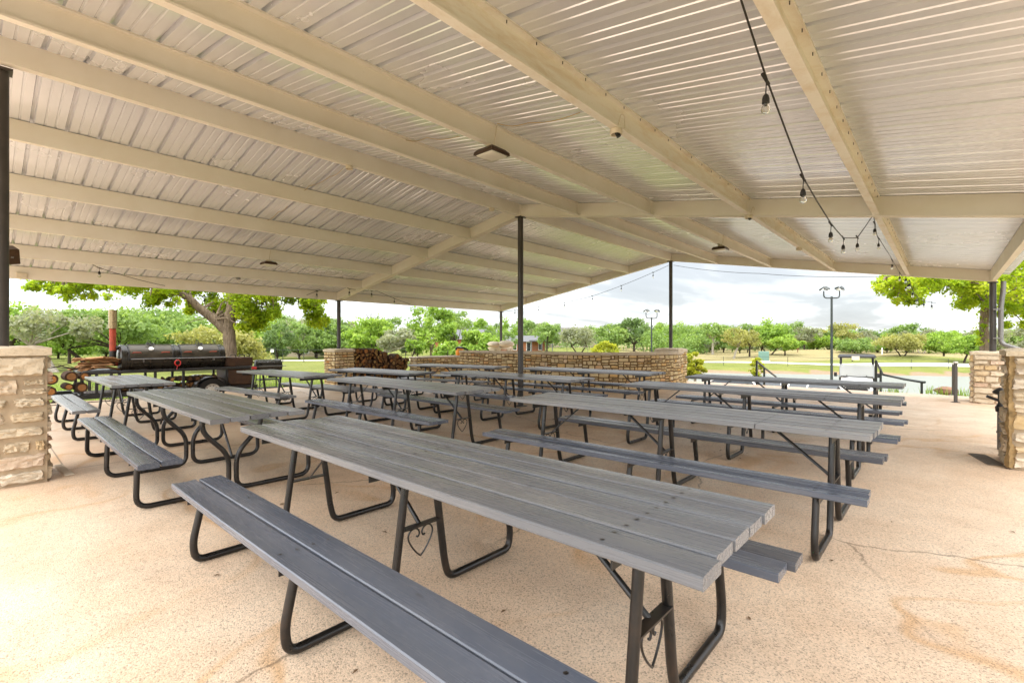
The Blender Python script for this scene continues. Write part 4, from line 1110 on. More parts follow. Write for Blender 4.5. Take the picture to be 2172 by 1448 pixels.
for z in (2.05, 1.42):
    mb = MB(); mb.box((.07, .0, z), (.14, .10, .03)); mb.build('strap', M['greymetal'], t, smooth=0)
mb = MB(); n = 9
for k in range(n):
    q = P[-8].lerp(P[-1], k/(n-1)) if len(P) > 8 else P[-1]
    mb.lathe([(.044, -.006), (.05, 0), (.044, .006)], tuple(q), 'x', 10)
mb.build('elbow_ribs', M['greymetal'], t)

# ------------------------------------------------------------------ bollards and handrails
for px, D, top, lab in ((2027, 10.65, 770, 'nearer of two dark steel posts by the far right pier'), (2022.5, 12.1, 773, 'farther of two dark steel posts by the far right pier')):
    p = at(px, D); t = thing('steel_post', lab, 'bollard', p, .4); z1 = zat(top, D)
    mb = MB(); mb.box((0, 0, z1/2), (.05, .05, z1)); mb.build('shaft', M['post'], t, smooth=0)
    mb = MB(); mb.box((0, 0, z1+.018), (.068, .068, .035), bev=.008); mb.build('cap', M['rim'], t, smooth=0)
    mb = MB(); mb.box((0, 0, .006), (.12, .12, .012)); mb.build('base_plate', M['post'], t, smooth=0)
def handrail(label, posts, rails):
    p0 = posts[0][0]; t = thing('handrail', label, 'handrail', (p0[0], p0[1], 0))
    for (p, z0, z1) in posts:
        mb = MB(); mb.box((p[0]-p0[0], p[1]-p0[1], (z0+z1)/2), (.055, .055, z1-z0)); mb.build('post', M['railgreen'], t, smooth=0)
    for pts in rails:
        mb = MB(); mb.tube([(q[0]-p0[0], q[1]-p0[1], q[2]) for q in pts], .032, 8); mb.build('rail', M['railgreen'], t)
a, b, c = at(1605, 15.2), at(1621, 16.3), at(1646, 18.2)
handrail('dark stair handrail left of the golf cart going down from the slab', [(a, -.3, zat(766, 15.2)), (b, -.8, zat(781, 16.3))], [[(a[0], a[1], zat(766, 15.2)), (b[0], b[1], zat(779.5, 16.3)), (c[0], c[1], zat(799, 18.2))]])
a, b, c, d = at(1858, 12.9), at(1868, 14.2), at(1872, 14.6), at(1955, 13.2)
handrail('dark stair handrail right of the golf cart with a long low rail', [(a, -.3, zat(766, 12.9)), (b, -.8, zat(785, 14.2)), (d, -.6, zat(811, 13.2))], [[(a[0], a[1], zat(766, 12.9)), (b[0], b[1], zat(785, 14.2)), (c[0], c[1], zat(794, 14.6))], [(c[0], c[1], zat(794, 14.6)), (at(1918, 13.8)[0], at(1918, 13.8)[1], zat(804, 13.8)), (d[0], d[1], zat(810, 13.2)), (at(1962, 13.1)[0], at(1962, 13.1)[1], zat(810.5, 13.1))]])

# ------------------------------------------------------------------ golf cart
def golf_cart():
    D = 18.4; p = at(1817, D); zg = zat(846, D)
    ang = math.atan2(CAM[1]-p[1], CAM[0]-p[0])   # faces the camera
    t = thing('golf_cart', 'white golf cart with a clear windshield parked facing the tables', 'golf cart', (p[0], p[1], zg), ang)
    # local: x forward, y left
    mb = MB(); secs = [(-1.15, .55, .35, .62), (-.6, .58, .30, .66), (-.15, .56, .28, .40), (.35, .56, .28, .42), (.52, .56, .28, .86), (.75, .55, .28, .86), (1.0, .50, .30, .74), (1.15, .40, .32, .58)]
    rows = []
    for x, w, z0, z1 in secs:
        rows.append([mb.vert((x, s*w*k, z)) for s, k, z in ((-1, .9, z0), (-1, 1, (z0+z1)/2), (-1, .82, z1-.03), (-.4, 1, z1+.01), (.4, 1, z1+.01), (1, .82, z1-.03), (1, 1, (z0+z1)/2), (1, .9, z0))])
    for a, b in zip(rows, rows[1:]):
        for k in range(8): mb.face((a[k], b[k], b[(k+1) % 8], a[(k+1) % 8])[::-1])
    mb.face(rows[0]); mb.face(rows[-1][::-1]); mb.build('body', M['carwhite'], t, smooth=50)
    mb = MB(); mb.box((1.17, 0, .42), (.06, .66, .20), bev=.03); mb.tube([(1.15, -.38, .52), (1.22, -.34, .55), (1.22, .34, .55), (1.15, .38, .52)], .025, 8); mb.build('bumper', M['black'], t)
    for s in (-1, 1):
        mb = MB(); mb.box((1.07, s*.36, .60), (.05, .16, .10), bev=.02); mb.build('headlight', M['lens'], t)
        mb = MB(); mb.box((.45, s*.66, .95), (.05, .10, .16), bev=.015); mb.tube([(.5, s*.56, .9), (.45, s*.66, .93)], .01, 6); mb.build('mirror', M['black'], t)
    for x in (.72, -.78):
        for s in (-1, 1):
            mb = MB(); h = (x, s*.50, .25)
            mb.lathe([(.13, -.09), (.2, -.10), (.245, -.08), (.252, 0), (.245, .08), (.2, .10), (.13, .09)], h, 'y', 24); ty = mb.build('tyre', M['tyre'], t, smooth=40)
            mb = MB(); mb.lathe([(.02, -.07), (.13, -.06), (.14, .06), (.02, .07)], h, 'y', 20); mb.build('rim', M['rim'], ty, smooth=40)
    mb = MB(); mb.box((-.45, 0, .74), (.52, 1.0, .14), bev=.04); mb.box((-.72, 0, 1.0), (.12, 1.0, .42), rot=Matrix.Rotation(R_(-10), 4, 'Y'), bev=.04); mb.build('seat', M['cream'], t)
    mb = MB(); mb.box((.52, 0, 1.10), (.018, 1.06, .50), rot=Matrix.Rotation(R_(-10), 4, 'Y')); mb.build('windshield', M['windscreen'], t, smooth=0)
    mb = MB(); mb.box((.60, 0, .885), (.16, 1.0, .05), bev=.015)
    for k in (-.3, .3): mb.box((.585, k, .93), (.03, .03, .03))
    mb.build('dash', M['black'], t)
    for x, x2, s in ((.56, .38, 1), (.56, .38, -1), (-.85, -.80, 1), (-.85, -.80, -1)):
        mb = MB(); mb.tube([(x, s*.53, .62), (x2, s*.50, 1.66)], .022 if x > 0 else .03, 8); mb.build('roof_post', M['black'], t)
    mb = MB(); rows = []
    for x, w, z in ((-1.0, .55, 1.66), (-.9, .60, 1.70), (.5, .60, 1.70), (.62, .55, 1.64)):
        rows.append([mb.vert((x, s*w, z+dz)) for s, dz in ((-1, -.06), (-.92, 0), (.92, 0), (1, -.06), (.9, -.05), (-.9, -.05))])
    for a, b in zip(rows, rows[1:]):
        for k in range(6): mb.face((a[k], a[(k+1) % 6], b[(k+1) % 6], b[k]))
    mb.face(rows[0][::-1]); mb.face(rows[-1]); mb.build('roof', M['black'], t, smooth=30)
    mb = MB(); mb.box((.64, -.03, 1.585), (.02, .24, .15)); mb.build('sign_plate', M['cream'], t, smooth=0)
    mb = MB(); mb.box((.40, -.13, 1.50), (.03, .05, .08)); mb.build('rear_mirror', M['black'], t, smooth=0)
golf_cart()
# ------------------------------------------------------------------ parked cars below the slab edge
def car(label, px, D, paint, ang, zg):
    p = at(px, D); t = thing('parked_car', label, 'car', (p[0], p[1], zg), ang, 'cars parked below the slab edge')
    mb = MB(); secs = [(-2.2, .78, .45, .72), (-2.1, .88, .32, .92), (-1.4, .91, .28, .98), (1.0, .91, .28, .98), (1.9, .86, .30, .86), (2.2, .72, .42, .70)]
    rows = [[mb.vert((x, s*w*k, z)) for s, k, z in ((-1, .95, z0), (-1, 1, (z0+z1)/2), (-1, .95, z1-.06), (-.8, 1, z1), (.8, 1, z1), (1, .95, z1-.06), (1, 1, (z0+z1)/2), (1, .95, z0))] for x, w, z0, z1 in secs]
    for a, b in zip(rows, rows[1:]):
        for k in range(8): mb.face((a[k], b[k], b[(k+1) % 8], a[(k+1) % 8])[::-1])
    mb.face(rows[0]); mb.face(rows[-1][::-1]); mb.build('body', M[paint], t, smooth=45)
    mb = MB(); secs = [(-1.95, .74, .98), (-1.45, .62, 1.42), (.1, .62, 1.46), (.95, .74, .98)]
    P = [[mb.vert((x, s*w, z)) for s in (-1, 1)] for x, w, z in secs]
    for a, b in zip(P, P[1:]): mb.face((a[0], b[0], b[1], a[1]))
    mb.face([q[0] for q in P][::-1]); mb.face([q[1] for q in P]); mb.face((P[0][0], P[0][1], P[-1][1], P[-1][0])); mb.build('cabin_glass', M['glass'], t, smooth=0)
    mb = MB(); mb.box((-.68, 0, 1.455), (1.6, 1.22, .05), bev=.02)
    for x0, z0, x1, z1 in ((-1.93, .99, -1.44, 1.45), (.12, 1.47, .94, .99)):
        for s in (-1, 1): mb.tube([(x0, s*(.74 if z0 < 1.2 else .62), z0), (x1, s*(.74 if z1 < 1.2 else .62), z1)], .035, 6)
    mb.build('roof', M[paint], t)
    for x in (-1.35, 1.3):
        for s in (-1, 1):
            mb = MB(); mb.lathe([(.2, -.1), (.32, -.09), (.33, 0), (.32, .09), (.2, .1)], (x, s*.82, .33), 'y', 20); ty = mb.build('tyre', M['tyre'], t)
            mb = MB(); mb.lathe([(.02, -.105), (.2, -.1), (.2, .1), (.02, .105)], (x, s*.82, .33), 'y', 16); mb.build('rim', M['rim'], ty)
    for s in (-1, 1):
        mb = MB(); mb.box((-2.12, s*.74, .80), (.10, .22, .20), bev=.03); mb.build('tail_lamp', M['redlamp'], t)
    mb = MB(); mb.box((-2.2, 0, .50), (.12, 1.3, .16), bev=.03); mb.box((-2.16, 0, .72), (.04, .5, .14)); mb.build('bumper', M['black'], t)
def away(px): d = ray(px, 724); return math.atan2(d[1], d[0])
car('white parked car seen from behind between the table tops, red tail lamps', 1703, 24, 'carwhite', away(1703)+.05, -2.0)
car('silver parked car tail just left of the white car', 1625, 25, 'carsilver', away(1640), -2.05)
car('white parked car right of the others, beside the golf cart', 1758, 23, 'carwhite', away(1758)-.1, -2.0)
car('white parked car farthest left, near the stair handrail', 1538, 25, 'carwhite', away(1538)+1.2, -1.95)
mb = MB(); p = at(2008, 13.3); r = random.Random(2); nu, nv = 10, 6; g = []
for b in range(nv+1):
    th = math.pi*b/nv; g.append([mb.vert((.26*math.sin(th)*math.cos(2*math.pi*a/nu)*(1+r.uniform(-.15, .15)), .18*math.sin(th)*math.sin(2*math.pi*a/nu)*(1+r.uniform(-.15, .15)), .12*math.cos(th)*(1+r.uniform(-.1, .1)))) for a in range(nu)])
for b in range(nv):
    for a in range(nu): mb.face((g[b+1][a], g[b+1][(a+1) % nu], g[b][(a+1) % nu], g[b][a]))
tag(mb.build('red_rock', M['redrock'], smooth=30, loc=(p[0], p[1], -.02)), 'reddish rock at the slab edge left of the steel posts', 'rock')

# ------------------------------------------------------------------ light poles
def light_pole(label, px, D, topy, hw, yaw_):
    p = at(px, D); g = height(p[0], p[1])-.1; t = thing('light_pole', label, 'light pole', (p[0], p[1], g), YAW+yaw_, 'twin headed floodlight poles')
    z1 = zat(topy, D)-g
    mb = MB(); mb.tube([(0, 0, 0), (0, 0, z1+.08)], [.075, .055], 12); mb.build('pole', M['railgreen'], t)
    mb = MB(); mb.tube(rounded([(-hw, 0, z1+hw*.95), (-hw, 0, z1), (hw, 0, z1), (hw, 0, z1+hw*.95)], hw*.7), .035, 8); mb.build('arm', M['railgreen'], t)
    for s in (-1, 1):
        for q in (-1, 1):
            mb = MB(); mb.box((s*hw+q*.12, -.05, z1+hw*1.25), (.22, .30, .10), rot=Matrix.Rotation(R_(35*s), 4, 'Y') @ Matrix.Rotation(R_(25*q+15), 4, 'X'), bev=.02); lm = mb.build('lamp_head', M['railgreen'], t)
            mb = MB(); mb.box((s*hw+q*.12+.02*s, -.09, z1+hw*1.25-.055), (.18, .24, .02), rot=Matrix.Rotation(R_(35*s), 4, 'Y') @ Matrix.Rotation(R_(25*q+15), 4, 'X')); mb.build('lens', M['lens'], lm, smooth=0)
light_pole('floodlight pole behind the curved wall, shorter in view', 1382, 40, 675, .5, .2)
light_pole('tall green floodlight pole standing by the water left of the golf cart', 1764, 27, 632, .42, -.1)

# ------------------------------------------------------------------ fences, signs, far buildings
def rail_fence(label, pts, h, step, kind='rail'):
    p0 = pts[0]; t = thing('wire_fence', label, 'fence', (p0[0], p0[1], 0)); run = []
    for a, b in zip(pts, pts[1:]):
        a, b = Vector(a), Vector(b); n = max(1, round((b-a).length/step))
        for k in range(n): run.append(a.lerp(b, k/n))
    run.append(Vector(pts[-1])); tops = []
    for q in run:
        g = height(q.x, q.y); mb = MB(); mb.tube([(q.x-p0[0], q.y-p0[1], g-.05), (q.x-p0[0], q.y-p0[1], g+h)], .028, 6); mb.build('post', M['railgreen'], t); tops.append(Vector((q.x-p0[0], q.y-p0[1], g)))
    mb = MB()
    for f in (.98, .65, .33): mb.tube([q+Vector((0, 0, h*f)) for q in tops], .018 if f > .9 else .008, 5)
    mb.build('rail', M['railgreen'], t); return t
rail_fence('thin wire fence along the far bank right of the yellow bush', [line_s(56, 11), line_s(55.5, 22), line_s(54.5, 31), line_s(54, 38)], 1.15, 4)
rail_fence('thin wire fence across the lawn right of the big oak', [at(545, 40), at(600, 42), at(690, 41)], 1.1, 2.4)
rail_fence('wire fence far behind the log pile', [at(735, 48), at(860, 50), at(935, 54)], 1.1, 4)
rail_fence('far wire fence behind the curved wall', [at(1110, 72), at(1290, 76), at(1400, 80)], 1.1, 4)
def gable_house(name, label, p, ang, L, W, H, RH, wall, roofm, wins, over=.5, hip=0.0):
    t = thing(name, label, 'house', (p[0], p[1], height(p[0], p[1])-.1), ang)
    mb = MB(); mb.box((0, 0, H/2), (L, W, H)); mb.build('wall', M[wall], t, smooth=0)
    mb = MB(); a, b = L/2+over, W/2+over; hr = a*hip
    lo = [mb.vert(q) for q in ((-a, -b, H), (a, -b, H), (a, b, H), (-a, b, H))]; hi = [mb.vert((-a+hr, 0, H+RH)), mb.vert((a-hr, 0, H+RH))]
    mb.face((lo[0], lo[1], hi[1], hi[0])); mb.face((lo[2], lo[3], hi[0], hi[1])); mb.face((lo[1], lo[2], hi[1])); mb.face((lo[3], lo[0], hi[0])); mb.face(lo[::-1]); mb.build('roof', M[roofm], t, smooth=0)
    for (x, z, w, h, kind) in wins:
        mb = MB(); mb.box((x, -W/2-.03, z), (w, .08, h)); o = mb.build(kind, M['white'], t, smooth=0)
        mb = MB(); mb.box((x, -W/2-.05, z), (w*.8, .08, h*.86)); mb.build('pane', M['glass'], o, smooth=0)
    return t
def face_cam(p): return math.atan2(CAM[1]-p[1], CAM[0]-p[0])+math.pi/2
p = at(1114, 96); h1 = gable_house('brick_house', 'low orange brick house with pale grey roof behind the centre post', p, face_cam(p)+.12, 7.0, 6, 2.0, 1.2, 'brick', 'roofgrey', [(-2.4, 1.1, .8, 1.5, 'window'), (.3, 1.0, .9, 1.9, 'door'), (2.6, 1.1, .8, 1.5, 'window')])
mb = MB(); mb.box((2.6, -4.2, 2.2), (4.4, 1.9, .16))
for x in (.6, 2.6, 4.6): mb.box((x, -5.0, 1.05), (.16, .16, 2.1))
mb.build('porch', M['roofgrey'], h1, smooth=0)
p = at(975, 58); gable_house('barn', 'pale roofed outbuilding half hidden by bushes left of the distant pier', p, face_cam(p)-.1, 5, 6, 2.3, 1.2, 'brick', 'roofgrey', [(-1.5, 1.2, 1, 1.2, 'window')])
p = at(1190, 150); gable_house('large_house', 'big tan house with dark roof showing between far trees', p, face_cam(p), 24, 12, 3.4, 2.8, 'tan_wall', 'shingle', [(-8, 2, 1.4, 2, 'window'), (-3, 2, 1.4, 2, 'window'), (3, 2, 1.4, 2, 'window'), (8, 2, 1.4, 2, 'window')], hip=.3)
p = at(648, 66); gable_house('hut', 'small tan hut with a dark roof behind the pale bare tree', p, face_cam(p), 5, 4, 2.2, 1.4, 'tan_wall', 'shingle', [(0, 1.1, .9, 1.2, 'window')], hip=.4)
p = at(1620, 68); g0 = height(p[0], p[1]); t = thing('utility_box', 'pale green utility box on the far lawn behind the yellow bush', 'utility box', (p[0], p[1], g0), face_cam(p))
mb = MB(); mb.box((0, 0, .7), (1.35, 1.0, 1.35), bev=.04); mb.build('cabinet', M['greenbox'], t)
mb = MB(); mb.box((0, 0, .03), (1.6, 1.25, .1)); mb.build('plinth', M['path'], t, smooth=0)
p = at(1692, 86); t = thing('notice_board', 'narrow reddish brown notice board on the far tan mound', 'notice board', (p[0], p[1], height(p[0], p[1])), face_cam(p))
mb = MB(); mb.box((0, 0, .95), (.45, .2, 1.0), bev=.02); mb.build('board', M['brownsign'], t); mb = MB(); mb.box((0, 0, .22), (.12, .12, .5)); mb.build('stake', M['brownsign'], t)
p = at(570, 44); t = thing('goal_frame', 'thin dark frame with a small white panel on the lawn right of the oak', 'frame', (p[0], p[1], height(p[0], p[1])), face_cam(p))
mb = MB(); mb.tube([(-.55, 0, 0), (-.55, 0, 1.25), (.55, 0, 1.25), (.55, 0, 0)], .035, 6); mb.build('pole', M['black'], t, smooth=0); mb = MB(); mb.box((.28, 0, 1.02), (.28, .03, .28)); mb.build('panel', M['white'], t, smooth=0)
p = at(1871, 78); t = thing('marker_post', 'thin white marker post on the far lawn left of the tan tree', 'post', (p[0], p[1], height(p[0], p[1])), 0)
mb = MB(); mb.tube([(0, 0, 0), (0, 0, 1.2)], .08, 8); mb.build('shaft', M['white'], t); mb = MB(); mb.lathe([(.08, 1.2), (.09, 1.24), (.02, 1.3)], (0, 0, 0), 'z', 8); mb.build('tip', M['white'], t)
p = at(933, 21); t = thing('cooler_jug', 'orange drink cooler standing on the low wall', 'cooler', (-7.2, 4.75, .815))
mb = MB(); mb.lathe([(.10, 0), (.14, .01), (.155, .05), (.155, .24), (.14, .27), (.10, .27)], (0, 0, 0), 'z', 20); mb.build('body', M['orange'], t)
mb = MB(); mb.lathe([(.10, .27), (.15, .275), (.15, .31), (.05, .34)], (0, 0, 0), 'z', 20); mb.build('lid', M['white'], t)
mb = MB(); mb.tube(rounded([(-.25, 0, .02), (-.2, 0, .10), (.15, 0, .08), (.3, .05, .02)], .06), .03, 8); o = mb.build('hose_nozzle', M['black'], loc=(-5.75, 3.5, 1.045)); tag(o, 'small black hose piece lying on the left end of the curved wall cap', 'hose')

# ------------------------------------------------------------------ trees
def leaf_cloud(name, clumps, leafmat, size, rs, parent, up=.35, aspect=.62):
    """clumps: (centre, radius, count, flatten). Each leaf is a folded two-triangle blade."""
    C = []; N_ = []; T = []; S = []
    for c, rad, n, fl in clumps:
        d = rs.normal(size=(n, 3)); d /= np.linalg.norm(d, axis=1)[:, None]
        rr = rad*(.30+.85*rs.random(n)**.7)*(1+.35*np.sin(d[:, 0]*5+c[0]*3)*np.cos(d[:, 1]*4+c[1]*2))
        off = d*rr[:, None]; off[:, 2] *= fl
        C.append(np.array(c)+off)
        nn = d+rs.normal(size=(n, 3))*.75; nn[:, 2] += up
        N_.append(nn/np.linalg.norm(nn, axis=1)[:, None])
        ct = rs.random()*.45
        T.append(ct+rs.random(n)*.55); S.append(size*(.6+.8*rs.random(n)))
    C = np.vstack(C); N_ = np.vstack(N_); T = np.concatenate(T); S = np.concatenate(S); n = len(C)
    a = rs.normal(size=(n, 3)); u = a-N_*(a*N_).sum(1)[:, None]; u /= np.linalg.norm(u, axis=1)[:, None]; w = np.cross(N_, u)
    L = S[:, None]; Wd = (S*aspect)[:, None]
    fold = N_*(S*.12)[:, None]
    V = np.stack([C-u*L*.5, C+w*Wd*.5+fold, C+u*L*.5, C-w*Wd*.5+fold], 1).reshape(-1, 3)
    Q = np.arange(n*4).reshape(n, 4)
    return npmesh(name, V, Q, np.repeat(T, 4), M[leafmat], parent)
def tree(name, label, p, H, W, leaf, seed, n=2600, size=.34, tf=.28, bark='barkdark', stems=1, dense=1.0, group='trees around the pavilion', flat=.62, lean=0.0, g=None, trunk_r=None, cat='tree'):
    rs = np.random.default_rng(seed); r = random.Random(seed)
    g = height(p[0], p[1]) if g is None else g
    t = thing(name, label, cat, (p[0], p[1], g-.05), YAW if lean else r.uniform(0, 6.28), group)
    ch = H*(1-tf); cz = H*tf+ch*.5; K = int(26*dense)+8; cl = []
    lop = [r.uniform(.78, 1.15) for _ in range(8)]
    for k in range(K):
        a = r.uniform(0, 6.28); v = r.uniform(-.95, 1); hr = math.sqrt(max(0, 1-v*v*.92)); q = r.uniform(.45, .92)
        rad = W*.5*lop[int(a/6.29*8)]
        x, y = rad*hr*q*math.cos(a), rad*hr*q*math.sin(a); z = cz+ch*.5*v*r.uniform(.62, .92)*(1.0 if v > 0 else .85)
        cr = W*r.uniform(.075, .165)
        cl.append(((x, y, min(z, H-cr*.5)), cr, int(n/K*r.uniform(.6, 1.4)), flat))
    mb = MB(); tr = trunk_r or max(.09, .018*H+.012*W)
    for s in range(stems):
        a = 6.28*s/stems+r.uniform(-.4, .4); sp = 0 if stems == 1 else W*.10
        b = Vector((math.cos(a)*sp*.25, math.sin(a)*sp*.25, -.15)); m = Vector((math.cos(a)*sp+lean*.4, math.sin(a)*sp, H*tf*.6)); top = Vector((math.cos(a)*sp*2+lean, math.sin(a)*sp*2, H*tf+ch*.12))
        k = 1/math.sqrt(stems)
        mb.tube([b, b.lerp(m, .5)+Vector((r.uniform(-.05, .05), 0, 0)), m, top], [tr*1.25*k, tr*k, tr*.9*k, tr*.7*k], 8)
        mine = [c for i, c in enumerate(cl) if i % stems == s]
        for c in mine[:9]:
            e = Vector(c[0]); mid = top.lerp(e, .5)+Vector((r.uniform(-.1, .1)*W*.2, r.uniform(-.1, .1)*W*.2, -abs(r.gauss(0, .03))*H))
            mb.tube([top-Vector((0, 0, ch*.06)), mid, e], [tr*.42*k, tr*.26*k, tr*.10*k], 5)
    mb.build('trunk', M[bark], t, smooth=60)
    leaf_cloud('crown', cl, leaf, size, rs, t)
    return t
def bare_tree(name, label, p, H, W, seed, bark='barkpale', spread=.6, tf=.2, nb=26, leaf=None, group='trees around the pavilion', lean=0):
    r = random.Random(seed); g = height(p[0], p[1]); t = thing(name, label, 'tree', (p[0], p[1], g-.05), 0, group)
    mb = MB(); tr = .022*H; top = Vector((lean, lean*.3, H*tf)); mb.tube([(0, 0, -.1), (lean*.4, 0, H*tf*.5), top], [tr*1.3, tr, tr*.85], 8); tips = []
    def grow(a, d, L, rad, dep):
        b = a+d*L; m = a.lerp(b, .5)+Vector((r.gauss(0, .05), r.gauss(0, .05), r.gauss(0, .03)))*L
        mb.tube([a, m, b], [rad, rad*.75, rad*.5], 5 if dep else 6, cap=False); tips.append(b)
        if dep < 2:
            for _ in range(r.choice((2, 3))): grow(a.lerp(b, r.uniform(.35, 1)), (d+Vector((r.gauss(0, .45), r.gauss(0, .45), r.gauss(0.05, .3)))).normalized(), L*r.uniform(.4, .65), rad*.5, dep+1)
    for k in range(nb):
        a = r.uniform(0, 6.28); q = r.uniform(.15, 1)*spread
        grow(top-Vector((0, 0, H*tf*r.uniform(0, .25))), Vector((math.cos(a)*q, math.sin(a)*q, r.uniform(.55, 1))).normalized(), H*(1-tf)*r.uniform(.45, .72), tr*.4, 0)
    mb.build('trunk', M[bark], t, smooth=60)
    if leaf:
        rs = np.random.default_rng(seed); cl = [(tuple(q), W*.06, 14, .7) for q in tips if r.random() < .6]; leaf_cloud('crown', cl, leaf, .16, rs, t)
    return t
def by_px(fn, name, label, px, D, top, wpx, leaf, seed, **kw):
    p = at(px, D); g = height(p[0], p[1]); H = zat(top, D)-g; W = wpx*D/FPX
    return fn(name, label, p, H, W, leaf, seed, **kw)
TB = 'woods behind the park'
